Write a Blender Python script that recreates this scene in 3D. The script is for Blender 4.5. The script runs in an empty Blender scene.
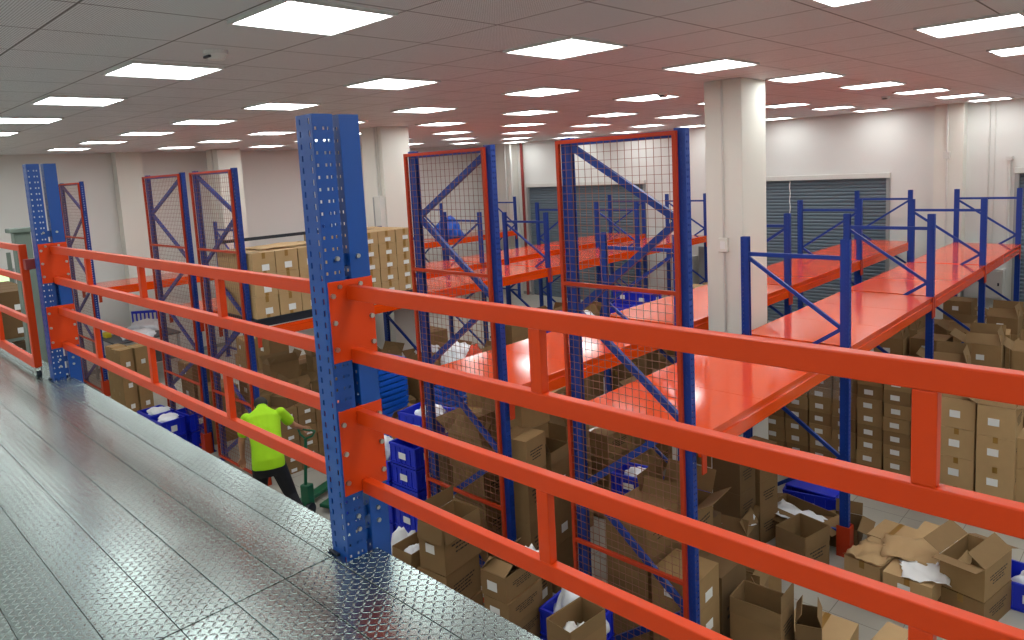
import bpy, bmesh, math, random
from mathutils import Vector, Matrix
C = bpy.context.scene.collection
R = math.radians
rnd = random.Random(7)
ORD = ['first','second','third','fourth','fifth','sixth','seventh','eighth','ninth','tenth','eleventh','twelfth','thirteenth','fourteenth']

# ------------------------------------------------------------------ materials
def mat(name, col, rough=.5, metal=0., coat=0., noise=0., nscale=8., bump=0., emit=None, estr=0., spec=.5, alpha=None):
    m = bpy.data.materials.new(name); m.use_nodes = True
    nt = m.node_tree; b = nt.nodes['Principled BSDF']
    lin = tuple(((c/255+.055)/1.055)**2.4 if c/255 > .04045 else c/255/12.92 for c in col)
    b.inputs['Base Color'].default_value = (*lin, 1)
    b.inputs['Roughness'].default_value = rough; b.inputs['Metallic'].default_value = metal
    b.inputs['Specular IOR Level'].default_value = spec
    if coat: b.inputs['Coat Weight'].default_value = coat; b.inputs['Coat Roughness'].default_value = .08
    if emit is not None:
        b.inputs['Emission Color'].default_value = (*emit, 1); b.inputs['Emission Strength'].default_value = estr
    if alpha is not None: b.inputs['Alpha'].default_value = alpha
    if noise or bump:
        tc = nt.nodes.new('ShaderNodeTexCoord'); n = nt.nodes.new('ShaderNodeTexNoise')
        n.inputs['Scale'].default_value = nscale; n.inputs['Detail'].default_value = 5
        nt.links.new(tc.outputs['Object'], n.inputs['Vector'])
        if noise:
            mx = nt.nodes.new('ShaderNodeMixRGB'); mx.blend_type = 'MIX'
            mx.inputs[1].default_value = (*[c*(1-noise) for c in lin], 1); mx.inputs[2].default_value = (*[min(1, c*(1+noise)) for c in lin], 1)
            nt.links.new(n.outputs['Fac'], mx.inputs[0]); nt.links.new(mx.outputs[0], b.inputs['Base Color'])
        if bump:
            bp = nt.nodes.new('ShaderNodeBump'); bp.inputs['Strength'].default_value = bump; bp.inputs['Distance'].default_value = .01
            nt.links.new(n.outputs['Fac'], bp.inputs['Height']); nt.links.new(bp.outputs[0], b.inputs['Normal'])
    return m
M = {}
M['orange'] = mat('orange_paint', (203, 60, 8), .42, noise=.05, nscale=5, spec=.28)
M['orange_deck'] = mat('orange_deck_paint', (226, 72, 8), .10, noise=.04, nscale=2, coat=.18, spec=.42)
M['orange_guard'] = mat('orange_guard_paint', (178, 54, 20), .5, noise=.05, spec=.3)
M['wire'] = mat('wire_paint', (142, 92, 72), .5)
M['blue'] = mat('blue_paint', (0, 66, 142), .38, noise=.08, nscale=6, coat=.1)
M['blue_rack'] = mat('blue_rack_paint', (4, 52, 138), .42, noise=.06, nscale=6)
M['steel'] = mat('bolt_steel', (190, 190, 185), .3, 1.)
M['card'] = mat('cardboard', (134, 104, 66), .85, noise=.1, nscale=7)
M['card2'] = mat('cardboard_tan', (150, 119, 77), .85, noise=.1, nscale=9)
M['card3'] = mat('cardboard_dull', (108, 82, 50), .88, noise=.12, nscale=6)
M['card_lit'] = mat('cardboard_lit', (178, 146, 102), .82, noise=.08, nscale=8)  # lit copy of the cardboard: stronger light on exposed cartons put into the colour
M['card_in'] = mat('cardboard_inside', (128, 100, 64), .9, noise=.08, nscale=9)
M['tape'] = mat('packing_tape', (146, 108, 44), .3, coat=.3)
M['paper'] = mat('label_paper', (225, 225, 222), .7)
M['ink'] = mat('print_ink', (52, 42, 34), .8)
M['crate'] = mat('blue_crate_plastic', (16, 40, 190), .38, noise=.05)
M['tray'] = mat('blue_tray_plastic', (20, 92, 200), .4, noise=.05)
M['white_plastic'] = mat('white_plastic_bag', (225, 228, 232), .3, noise=.06, nscale=18, bump=.6)
M['white_wall'] = mat('painted_wall', (214, 213, 208), .75, noise=.025, nscale=.8, bump=.05)
M['pillar'] = mat('pillar_paint', (218, 216, 206), .7, noise=.03, nscale=1.2)
M['pipe'] = mat('pipe_paint', (205, 203, 196), .5)
M['pipe_red'] = mat('red_pipe_paint', (140, 48, 44), .5)
M['shutter'] = mat('shutter_slate', (98, 112, 122), .5, .2, noise=.05, nscale=3)
M['dark'] = mat('dark_plastic', (30, 38, 48), .5)
M['grey'] = mat('grey_enamel', (150, 152, 150), .45, .2)
M['darkgrey'] = mat('dark_grey_top', (70, 70, 76), .5)
M['greengrey'] = mat('green_grey_enamel', (112, 126, 116), .5, .2)
M['green'] = mat('green_enamel', (14, 92, 62), .35)
M['yellow'] = mat('yellow_board', (222, 200, 40), .6)
M['lime'] = mat('lime_shirt_cloth', (158, 212, 14), .85, noise=.06, nscale=12, bump=.3)
M['black_cloth'] = mat('black_trouser_cloth', (22, 22, 26), .85, noise=.1, nscale=14)
M['skin'] = mat('skin', (176, 124, 92), .55, noise=.04)
M['hair'] = mat('black_hair', (18, 15, 14), .6, noise=.2, nscale=50)
M['shoe'] = mat('dark_shoe', (36, 34, 34), .5)
M['lamp'] = mat('lit_lamp_panel', (255, 255, 255), .5, emit=(.95, 1., 1.0), estr=13.)
M['lampframe'] = mat('lamp_frame', (210, 210, 208), .5)
M['glass_day'] = mat('daylit_glass', (200, 225, 180), .2, emit=(.75, .95, .55), estr=.9)
M['clear'] = mat('clear_wrap', (230, 232, 235), .12, alpha=.16, spec=.8)
M['toolred'] = mat('red_cloth', (206, 66, 36), .7)

def tiles_mat(name, col, line, size, gap, rough, perf=0., offx=0., offy=0., noise=.04):
    m = mat(name, col, rough); nt = m.node_tree; b = nt.nodes['Principled BSDF']; N = nt.nodes; K = nt.links
    tc = N.new('ShaderNodeTexCoord'); sp = N.new('ShaderNodeSeparateXYZ'); K.new(tc.outputs['Object'], sp.inputs[0])
    def mth(op, a, bb=None):
        n = N.new('ShaderNodeMath'); n.operation = op
        for i, v in enumerate((a, bb)):
            if v is None: continue
            if isinstance(v, (int, float)): n.inputs[i].default_value = v
            else: K.new(v, n.inputs[i])
        return n.outputs[0]
    ds = []
    for o, off in ((sp.outputs[0], offx), (sp.outputs[1], offy)):
        f = mth('FRACT', mth('DIVIDE', mth('SUBTRACT', o, off), size))
        ds.append(mth('MINIMUM', f, mth('SUBTRACT', 1., f)))
    d = mth('LESS_THAN', mth('MINIMUM', *ds), gap/size)
    nz = N.new('ShaderNodeTexNoise'); nz.inputs['Scale'].default_value = 1.3; nz.inputs['Detail'].default_value = 4
    K.new(tc.outputs['Object'], nz.inputs['Vector'])
    base = b.inputs['Base Color'].default_value[:3]
    mx0 = N.new('ShaderNodeMixRGB'); mx0.inputs[1].default_value = (*[c*(1-noise) for c in base], 1); mx0.inputs[2].default_value = (*[c*(1+noise) for c in base], 1)
    K.new(nz.outputs['Fac'], mx0.inputs[0])
    last = mx0.outputs[0]
    if perf:
        vx = mth('SUBTRACT', mth('FRACT', mth('DIVIDE', sp.outputs[0], perf)), .5)
        vy = mth('SUBTRACT', mth('FRACT', mth('DIVIDE', sp.outputs[1], perf)), .5)
        rr = mth('ADD', mth('MULTIPLY', vx, vx), mth('MULTIPLY', vy, vy))
        hole = mth('LESS_THAN', rr, .055)
        mxp = N.new('ShaderNodeMixRGB'); K.new(hole, mxp.inputs[0]); K.new(last, mxp.inputs[1]); mxp.inputs[2].default_value = (.09, .09, .09, 1)
        last = mxp.outputs[0]
    mx = N.new('ShaderNodeMixRGB'); K.new(d, mx.inputs[0]); K.new(last, mx.inputs[1])
    mx.inputs[2].default_value = (*[(c/255)**2.2 for c in line], 1)
    K.new(mx.outputs[0], b.inputs['Base Color'])
    return m
M['ceiling'] = tiles_mat('perforated_ceiling_tiles', (222, 225, 227), (90, 88, 86), .7333, .006, .55, perf=.0146, offx=-4.03, offy=1.9)
M['floor'] = tiles_mat('pale_floor_tiles', (172, 169, 158), (120, 116, 106), .6, .004, .28, noise=.05)

def checker_plate():
    m = mat('checker_plate_steel', (162, 176, 172), .26, 1.); nt = m.node_tree; b = nt.nodes['Principled BSDF']; N = nt.nodes; K = nt.links
    tc = N.new('ShaderNodeTexCoord'); sp = N.new('ShaderNodeSeparateXYZ'); K.new(tc.outputs['Object'], sp.inputs[0])
    def mth(op, a, bb=None, c=None):
        n = N.new('ShaderNodeMath'); n.operation = op
        for i, v in enumerate((a, bb, c)):
            if v is None: continue
            if isinstance(v, (int, float)): n.inputs[i].default_value = v
            else: K.new(v, n.inputs[i])
        return n.outputs[0]
    s = .028
    u = mth('DIVIDE', sp.outputs[0], s); v = mth('DIVIDE', sp.outputs[1], s)
    par = mth('MODULO', mth('ADD', mth('FLOOR', u), mth('FLOOR', v)), 2.)
    par = mth('ABSOLUTE', par)
    sg = mth('SUBTRACT', mth('MULTIPLY', mth('GREATER_THAN', par, .5), 2.), 1.)
    fu = mth('SUBTRACT', mth('FRACT', u), .5); fv = mth('MULTIPLY', mth('SUBTRACT', mth('FRACT', v), .5), sg)
    a = mth('ADD', fu, fv); c = mth('SUBTRACT', fu, fv)
    e = mth('ADD', mth('MULTIPLY', mth('MULTIPLY', a, a), 1.6), mth('MULTIPLY', mth('MULTIPLY', c, c), 14.))
    h = mth('MAXIMUM', mth('SUBTRACT', 1., e), 0.)
    bp = N.new('ShaderNodeBump'); bp.inputs['Strength'].default_value = 1.; bp.inputs['Distance'].default_value = .0042
    K.new(h, bp.inputs['Height'])
    nz = N.new('ShaderNodeTexNoise'); nz.inputs['Scale'].default_value = 1.6; nz.inputs['Detail'].default_value = 1
    K.new(tc.outputs['Object'], nz.inputs['Vector'])
    bp2 = N.new('ShaderNodeBump'); bp2.inputs['Strength'].default_value = .05; bp2.inputs['Distance'].default_value = .01
    K.new(nz.outputs['Fac'], bp2.inputs['Height']); K.new(bp.outputs[0], bp2.inputs['Normal']); K.new(bp.outputs[0], b.inputs['Normal'])
    mr = N.new('ShaderNodeMapRange'); mr.inputs['To Min'].default_value = .25; mr.inputs['To Max'].default_value = .27
    K.new(nz.outputs['Fac'], mr.inputs['Value']); K.new(mr.outputs[0], b.inputs['Roughness'])
    return m
M['plate'] = checker_plate()

# ------------------------------------------------------------------ mesh helpers
class MB:
    def __init__(s): s.v = []; s.f = []
    def quad(s, a, b, c, d):
        i = len(s.v); s.v += [tuple(a), tuple(b), tuple(c), tuple(d)]; s.f.append((i, i+1, i+2, i+3)); return s
    def box(s, x0, x1, y0, y1, z0, z1):
        i = len(s.v)
        s.v += [(x, y, z) for z in (z0, z1) for y in (y0, y1) for x in (x0, x1)]
        s.f += [tuple(i+k for k in q) for q in ((0,2,3,1),(4,5,7,6),(0,1,5,4),(2,6,7,3),(0,4,6,2),(1,3,7,5))]
        return s
    def bar(s, p0, p1, w, h, up=(0,0,1)):
        p0 = Vector(p0); p1 = Vector(p1); d = (p1-p0).normalized(); u = Vector(up)
        a = d.cross(u)
        if a.length < 1e-5: a = d.cross(Vector((1,0,0)))
        a.normalize(); b = a.cross(d).normalized(); i = len(s.v)
        for p in (p0, p1):
            for sa, sb in ((-1,-1),(1,-1),(1,1),(-1,1)):
                s.v.append(tuple(p+a*sa*w/2+b*sb*h/2))
        s.f += [tuple(i+k for k in q) for q in ((0,1,2,3),(7,6,5,4),(0,4,5,1),(1,5,6,2),(2,6,7,3),(3,7,4,0))]
        return s
    def tube(s, p0, p1, r, n=10, r1=None):
        p0 = Vector(p0); p1 = Vector(p1); d = (p1-p0).normalized()
        a = d.cross(Vector((0,0,1)))
        if a.length < 1e-5: a = Vector((1,0,0))
        a.normalize(); b = a.cross(d); i = len(s.v); r1 = r if r1 is None else r1
        for p, q in ((p0, r), (p1, r1)):
            for k in range(n):
                t = 2*math.pi*k/n; s.v.append(tuple(p+a*math.cos(t)*q+b*math.sin(t)*q))
        for k in range(n): s.f.append((i+k, i+n+k, i+n+(k+1) % n, i+(k+1) % n))
        s.f += [tuple(i+k for k in range(n)), tuple(i+n+k for k in reversed(range(n)))]
        return s
    def path(s, pts, r, n=8):
        for a, b in zip(pts, pts[1:]): s.tube(a, b, r, n)
        return s
    def mesh(s, name, m):
        me = bpy.data.meshes.new(name); me.from_pydata(s.v, [], s.f); me.update()
        bm = bmesh.new(); bm.from_mesh(me); bmesh.ops.recalc_face_normals(bm, faces=bm.faces); bm.to_mesh(me); bm.free()
        me.materials.append(m); return me
    def build(s, name, m, parent=None, bevel=0., solid=0., smooth=False, loc=None):
        o = bpy.data.objects.new(name, s.mesh(name, m)); C.objects.link(o)
        if parent is not None: o.parent = parent
        if loc: o.location = loc
        mods(o, bevel, solid, smooth); return o
def mods(o, bevel=0., solid=0., smooth=False):
    if solid:
        q = o.modifiers.new('solid', 'SOLIDIFY'); q.thickness = solid; q.offset = 0
    if bevel:
        q = o.modifiers.new('bevel', 'BEVEL'); q.width = bevel; q.segments = 2; q.limit_method = 'ANGLE'; q.harden_normals = False
    if smooth:
        for p in o.data.polygons: p.use_smooth = True
def link(name, me, parent=None, loc=(0,0,0), rz=0.):
    o = bpy.data.objects.new(name, me); C.objects.link(o); o.parent = parent; o.location = loc; o.rotation_euler = (0,0,rz); return o
def tag(o, label, cat, group=None, kind=None):
    if label: o['label'] = label
    if cat: o['category'] = cat
    if group: o['group'] = group
    if kind: o['kind'] = kind
    return o
def thing(name, label, cat, loc=(0,0,0), rz=0., group=None):
    o = bpy.data.objects.new(name, None); C.objects.link(o); o.location = loc; o.rotation_euler = (0,0,rz); o.empty_display_size = .1
    return tag(o, label, cat, group)
def struct(name, mb, m, **k):
    o = mb.build(name, m, **k); o['kind'] = 'structure'; return o

# ------------------------------------------------------------------ the room
ZC = 5.33; YW = 18.25; XL = -19.25; XR = 5.5; YB = -5.5
struct('floor', MB().box(XL-.2, XR+.2, YB-.2, YW+.2, -.12, 0), M['floor'])
struct('ceiling', MB().box(XL-.2, XR+.2, YB-.2, YW+.2, ZC, ZC+.12), M['ceiling'])
SH = [(-16.81, -12.06, 3.8), (-9.05, -5.3, 3.78), (-2.78, 1.6, 3.8)]
w = MB(); x = XL-.2
for a, b, t in SH:
    w.box(x, a, YW, YW+.2, 0, ZC); w.box(a, b, YW, YW+.2, t, ZC); x = b
w.box(x, XR+.2, YW, YW+.2, 0, ZC)
struct('wall_back', w, M['white_wall'])
w = MB(); w.box(XL-.2, XL, YB, 2.7, 0, ZC); w.box(XL-.2, XL, 3.58, YW, 0, ZC); w.box(XL-.2, XL, 2.7, 3.58, 0, 1.5); w.box(XL-.2, XL, 2.7, 3.58, 2.75, ZC)
struct('wall_left', w, M['white_wall'])
struct('wall_right', MB().box(XR, XR+.2, YB, YW, 0, ZC), M['white_wall'])
struct('wall_front', MB().box(XL-.2, XR+.2, YB-.2, YB, 0, ZC), M['white_wall'])
wf = MB(); wf.box(XL-.2, XL+.04, 2.66, 2.7, 1.46, 2.79).box(XL-.2, XL+.04, 3.58, 3.62, 1.46, 2.79).box(XL-.2, XL+.04, 2.7, 3.58, 1.46, 1.5).box(XL-.2, XL+.04, 2.7, 3.58, 2.75, 2.79)
wf.box(XL-.14, XL-.1, 3.12, 3.16, 1.5, 2.75).box(XL-.14, XL-.1, 2.7, 3.58, 2.1, 2.14)
wo = struct('window_1', MB().box(XL-.13, XL-.11, 2.7, 3.58, 1.5, 2.75), M['glass_day'])
wf.build('window_frame', M['grey'], wo)
# trims: pilasters on walls
struct('trim_1', MB().box(-4.28, -3.72, YW-.32, YW, 0, ZC), M['pillar'])
struct('trim_2', MB().box(-17.95, -17.25, YW-.38, YW, 0, ZC), M['pillar'])
struct('trim_3', MB().box(XL, XL+.3, 5.9, 6.5, 0, ZC), M['pillar'])
struct('trim_4', MB().box(XL, XL+.3, 12.6, 13.2, 0, ZC), M['pillar'])
for s_, yy in (('left', 0),):
    struct('baseboard_left', MB().box(XL, XL+.02, YB, YW, 0, .1), M['grey'])
    struct('baseboard_back', MB().box(XL, -16.9, YW-.02, YW, 0, .1).box(-12, -9.1, YW-.02, YW, 0, .1).box(-5.25, -2.85, YW-.02, YW, 0, .1), M['grey'])
# roller shutters
SL = ['slate roller shutter in the far corner, seen through the tall mesh frames', 'slate roller shutter beside the big white pillar with chain in front', 'slate roller shutter at the right end of the far wall']
for i, (a, b, t) in enumerate(SH):
    r_ = thing('roller_shutter', SL[i], 'roller shutter', ((a+b)/2, YW+.05, 0))
    m_ = MB(); n = int(t/.085); hw = (b-a)/2
    for k in range(n):
        z = k*t/n; h_ = t/n
        m_.quad((-hw, 0, z), (hw, 0, z), (hw, -.018, z+h_*.35), (-hw, -.018, z+h_*.35))
        m_.quad((-hw, -.018, z+h_*.35), (hw, -.018, z+h_*.35), (hw, -.018, z+h_*.75), (-hw, -.018, z+h_*.75))
        m_.quad((-hw, -.018, z+h_*.75), (hw, -.018, z+h_*.75), (hw, 0, z+h_), (-hw, 0, z+h_))
    m_.build('slat_curtain', M['shutter'], r_)
    MB().box(-hw-.06, hw+.06, -.12, -.05, t-.02, t+.1).build('head_rail', M['pipe'], r_, bevel=.008)
    for gx in (-hw-.05, hw-.03): MB().box(gx, gx+.08, -.09, .03, 0, t-.02).build('guide_channel', M['grey'], r_)
def chain(x, y, z0, z1, label):
    m_ = MB(); n = int((z1-z0)/.07)
    for k in range(n):
        z = z0+k*.07; dx = .008*math.sin(k*1.3)
        if k % 2: m_.box(x-.012+dx, x+.012+dx, y-.004, y+.004, z, z+.075)
        else: m_.box(x-.004+dx, x+.004+dx, y-.012, y+.012, z, z+.075)
    tag(m_.build('hoist_chain', M['paper']), label, 'chain')
chain(-7.55, 18.05, .6, 3.76, 'pale hanging chain in front of the shutter beside the big white pillar')
chain(-14.9, 18.05, .5, 3.76, 'pale hanging chain in front of the shutter seen through the mesh frames')
# free-standing pillars
def pillar(x0, x1, y0, y1, label):
    t = thing('square_pillar', label, 'pillar', ((x0+x1)/2, (y0+y1)/2, 0)); w_ = (x1-x0)/2; d_ = (y1-y0)/2
    MB().box(-w_, w_, -d_, d_, 0, ZC).build('shaft', M['pillar'], t, bevel=.012)
    return t, w_, d_
p1, w_, d_ = pillar(-4.38, -3.9, 7.97, 8.62, 'big square white pillar between the two nearest racks')
MB().tube((.0, -d_-.018, 0), (.0, -d_-.018, 3.28), .014).tube((.0, -d_-.018, 3.45), (.0, -d_-.018, ZC), .014).build('conduit', M['pipe'], p1)
bx_ = MB().box(-.06, .06, -d_-.05, -d_, 3.28, 3.45).build('switch_box', M['pillar'], p1, bevel=.006)
MB().box(-.03, .03, -d_-.056, -d_-.05, 3.32, 3.41).build('switch_plate', M['paper'], bx_)
p2, w_, d_ = pillar(-11.6, -10.95, 7.95, 8.6, 'square white pillar behind the block of stacked cartons')
MB().tube((w_-.18, -d_-.02, 0), (w_-.18, -d_-.02, ZC), .02).tube((w_-.1, -d_-.02, 4.05), (w_-.1, -d_-.02, ZC), .014).build('conduit', M['pipe'], p2)
cb = MB().box(w_-.24, w_-.02, -d_-.12, -d_, 3.28, 4.05).build('cabinet', M['pipe'], p2, bevel=.006)
MB().box(w_-.23, w_-.2, -d_-.128, -d_-.12, 3.3, 4.03).build('cabinet_door_edge', M['grey'], cb)
p3, w_, d_ = pillar(-18.72, -18.05, 8.0, 8.62, 'square white pillar nearest the long left wall')
MB().tube((.05, -d_-.02, 0), (.05, -d_-.02, ZC), .02).build('conduit', M['pipe'], p3)
# wall pipes
tag(MB().tube((-16.98, YW-.08, 0), (-16.98, YW-.08, ZC), .05, 12).build('wall_pipe', M['pipe_red'], smooth=False), 'dark red vertical pipe on the far wall beside the corner shutter', 'pipe')
tag(MB().tube((-17.15, YW-.45, 0), (-17.15, YW-.45, ZC), .05, 12).build('wall_pipe', M['pipe']), 'thick pale vertical pipe left of the red pipe', 'pipe')
tag(MB().tube((-17.42, YW-.45, 0), (-17.42, YW-.45, ZC), .035, 12).build('wall_pipe', M['pipe']), 'slim pale vertical pipe, second left of the red pipe', 'pipe')
tag(MB().tube((-4.02, YW-.35, 0), (-4.02, YW-.35, ZC), .02, 8).box(-4.08, -3.96, YW-.4, YW-.33, 4.15, 4.3).build('wall_pipe', M['pipe']), 'thin conduit with junction box on the far pilaster', 'pipe')
tag(MB().tube((-3.3, YW-.03, 0), (-3.3, YW-.03, ZC), .015, 8).tube((-3.2, YW-.03, 0), (-3.2, YW-.03, ZC), .012, 8).build('wall_pipe', M['pipe']), 'pair of thin conduits on the far wall right of the pilaster', 'pipe')
tag(MB().tube((-2.92, YW-.1, 1.9), (-2.92, YW-.1, 4.1), .03, 8).box(-2.98, -2.86, YW-.16, YW, 4.06, 4.14).build('wall_pipe', M['pipe']), 'short pale pipe bracketed on the wall left of the right shutter', 'pipe')
# cabinets on / by the far wall
def cabinet(name, x0, x1, y0, y1, z0, z1, label, m=None):
    t = thing(name, label, 'cabinet', ((x0+x1)/2, (y0+y1)/2, z0)); a = (x1-x0)/2; b = (y1-y0)/2; h = z1-z0
    MB().box(-a, a, -b, b, 0, h).build('case', m or M['pipe'], t, bevel=.01)
    d = MB().box(-a+.03, a-.03, -b-.015, -b, .04, h-.04).build('door', m or M['pipe'], t, bevel=.005)
    MB().box(a-.09, a-.06, -b-.035, -b-.015, h*.45, h*.55).build('handle', M['dark'], d)
    return t
cabinet('wall_cabinet', -3.66, -2.95, YW-.25, YW, 1.1, 1.75, 'pale electrical cabinet on the far wall under the last deck')
cabinet('wall_cabinet', -11.2, -10.3, YW-.35, YW, 0, 1.7, 'pale floor cabinet on the far wall between the two left shutters')
cabinet('wall_cabinet', -10.1, -9.3, YW-.35, YW, 0, 2.0, 'grey floor cabinet on the far wall just left of the big pillar', M['grey'])

# ceiling lamps
xs = [-3.70+2.24*k for k in range(-6, 4)]; ys = [2.27+2.17*j for j in range(-3, 8)]
lamp_frame_me = None; lamp_me = None
s = .325
lf = MB().box(-s-.02, s+.02, -s-.02, -s, -.02, 0).box(-s-.02, s+.02, s, s+.02, -.02, 0).box(-s-.02, -s, -s, s, -.02, 0).box(s, s+.02, -s, s, -.02, 0).mesh('lamp_frame', M['lampframe'])
lp = MB().box(-s, s, -s, s, -.012, -.002).mesh('lamp_diffuser', M['lamp'])
nl = 0
for i, x in enumerate(xs):
    for j, y in enumerate(ys):
        if x < XL+.6 or x > XR-.4: continue
        if abs(x+4.2) < .6 and abs(y-8.3) < .2: continue
        t = thing('ceiling_lamp', f'lit ceiling panel, {ORD[i]} column from the left wall, {ORD[10-j]} row from the shutters', 'ceiling lamp', (x+.035*(y-2.27), y, ZC), 0, 'square lit ceiling panels')
        link('frame', lf, t); link('diffuser', lp, t)
# detectors
def detector(x, y, label, s=1.):
    t = thing('smoke_detector', label, 'smoke detector', (x, y, ZC))
    MB().tube((0,0,0), (0,0,-.025), .075*s, 20).build('base', M['paper'], t)
    MB().tube((0,0,-.025), (0,0,-.06), .065*s, 20, .045*s).build('head', M['paper'], t)
    MB().box(-.04*s, .04*s, -.066*s, -.05*s, -.05, -.035).build('vent_slot', M['dark'], t)
detector(-4.98, 2.27, 'round white smoke detector on the ceiling near the biggest left lamp', 1.1)
detector(-5.3, 8.55, 'round smoke detector beside a lamp in front of the big white pillar')
detector(-4.0, 13.6, 'small smoke detector near the far wall above the right rack')
detector(-13.5, 7.85, 'small smoke detector above the left stacked cartons')

# ------------------------------------------------------------------ mezzanine
MZ = 2.75; JX = -2.69; TH = .045
rows = [1.70, 1.515, 1.30, 1.085, .87, .655, .44, .225, .01, -.205, -.42, -.635, -.85, -1.065]
side = [('left', -6.9, JX-.003), ('right', JX+.003, 1.8), ('far_left', -11.5, -6.906)]
for k in range(len(rows)-1):
    y1 = rows[k]-.0012; y0 = rows[k+1]+.0012
    for nm, a, b in side:
        m_ = MB()
        if k == 0:      # cut around the columns
            cuts = [c for c in (-7.345, -2.665) if a-.2 < c < b+.2]
            segs = [(a, b)]
            for c in cuts:
                ns = []
                for p, q in segs:
                    l, r = c-.07, c+.07
                    if r <= p or l >= q: ns.append((p, q)); continue
                    if l > p: ns.append((p, l))
                    if r < q: ns.append((r, q))
                segs = ns
            for p, q in segs: m_.box(p, q, y0, y1, MZ-TH, MZ)
            for c in cuts: m_.box(max(a, c-.07), min(b, c+.07), y0, 1.53, MZ-TH, MZ)
        else: m_.box(a, b, y0, y1, MZ-TH, MZ)
        o = m_.build('steel_floor_plank', M['plate'], bevel=.0025)
        where = {'left': 'left of the cross joint', 'right': 'right of the cross joint', 'far_left': 'beyond the far blue column'}[nm]
        tag(o, f'checker plate walkway plank, {ORD[k]} from the guard rail, {where}', 'floor plank', 'checker plate walkway planks')
# edge beam and joists below the walkway
eb = thing('walkway_understructure', 'orange steel beams carrying the checker plate walkway', 'beam', (0, 1.6, MZ-.3))
MB().box(-7.25, -2.78, -.02, .05, .05, .25).build('edge_beam', M['orange'], eb)
MB().box(-2.56, 1.8, -.02, .05, .05, .25).build('edge_beam', M['orange'], eb)
MB().box(-11.5, -7.5, -.02, .05, .05, .25).build('edge_beam', M['orange'], eb)
for xj in (-9.5, -6.0, -4.4, -1.2, .6):
    MB().box(xj-.03, xj+.03, -2.6, -.03, .05, .25).build('joist', M['orange'], eb)

def perf(mb, o, du, dv, L, H, cols, cw, ch, pitch, z0=.03):
    """sheet from o, width L along du, height H along dv, with rows of holes"""
    o = Vector(o); du = Vector(du); dv = Vector(dv)
    us = [0.]
    for c in cols: us += [c-cw/2, c+cw/2]
    us.append(L)
    vs = [0.]; z = z0
    while z+ch < H-.005: vs += [z, z+ch]; z += pitch
    vs.append(H); n0 = len(mb.v); nu = len(us)
    for v in vs:
        for u in us: mb.v.append(tuple(o+du*u+dv*v))
    for j in range(len(vs)-1):
        for i in range(nu-1):
            if i % 2 == 1 and j % 2 == 1: continue
            a = n0+j*nu+i; mb.f.append((a, a+1, a+nu+1, a+nu))
def channel(w, d, h, face, pitch=.05, z0=.03, hole=.012, hh=.016, flange_holes=True):
    """C section; perforated web on the face (+1 right / -1 left) side, open to the other; x -w/2..w/2, y 0..d"""
    mb = MB(); xf = face*w/2; xo = -face*w/2
    perf(mb, (xf, 0, 0), (0,1,0), (0,0,1), d, h, [d*.3, d*.7], hole, hh, pitch, z0)
    for y in (0, d):
        if flange_holes: perf(mb, (min(xf, xo), y, 0), (1,0,0), (0,0,1), w, h, [w*.5+face*w*.22], .011, .02, pitch, z0+.02)
        else: mb.quad((xf, y, 0), (xo, y, 0), (xo, y, h), (xf, y, h))
        s_ = 1 if y == 0 else -1
        mb.quad((xo, y, 0), (xo, y+s_*d*.2, 0), (xo, y+s_*d*.2, h), (xo, y, h))
    return mb
# mezzanine columns: two channels side by side, tied together
def mezz_column(x, label):
    t = thing('walkway_column', label, 'column', (x, 1.555, 0)); H = 4.67; X = .0625
    A = MB()   # near upright: slotted flange towards the walkway, web with two rows of round holes
    perf(A, (-X, 0, 0), (1,0,0), (0,0,1), .125, H, [.03, .1], .011, .024, .05, .03)
    perf(A, (X, 0, 0), (0,1,0), (0,0,1), .095, H, [.012, .05, .072], .010, .013, .05, .055)
    A.quad((-X, 0, 0), (-X, .02, 0), (-X, .02, H), (-X, 0, H))
    B = MB()   # far upright
    perf(B, (X, 0, 0), (-1,0,0), (0,0,1), .085, H, [.022, .05], .011, .013, .05, .055)
    B.quad((X, 0, 0), (X, .095, 0), (X, .095, H), (X, 0, H))
    perf(B, (-X, .095, 0), (1,0,0), (0,0,1), .125, H, [.03, .1], .011, .024, .05, .03)
    mods(A.build('upright', M['blue'], t), solid=.003); mods(B.build('upright', M['blue'], t, loc=(0, .127, 0)), solid=.003)
    for z0, z1 in ((3.93, 3.985), (4.03, 4.085), (2.79, 2.84), (2.9, 2.95), (1.2, 1.4), (.4, .6)):
        MB().box(.035, .041, .06, .165, z0, z1).build('tie_plate', M['blue'], t)
    MB().box(.0, .006, .085, .137, 3.2, 3.93).build('tie_plate', M['blue'], t)
    for z in (4.07, 3.95, 2.87, 2.93):
        for y in (.062, .165):
            MB().tube((.062, y, z), (.074, y, z), .010, 8).build('bolt', M['steel'], t)
    MB().box(-.1, .1, -.05, .29, 0, .012).build('base_plate', M['blue'], t)
    MB().box(-.07, .0, -.018, -.004, MZ, MZ+.01).build('collar', M['dark'], t)
    return t
mezz_column(-2.665, 'near tall blue double column in the middle of the guard rail')
mezz_column(-7.345, 'far tall blue double column at the left end of the guard rail')

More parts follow.
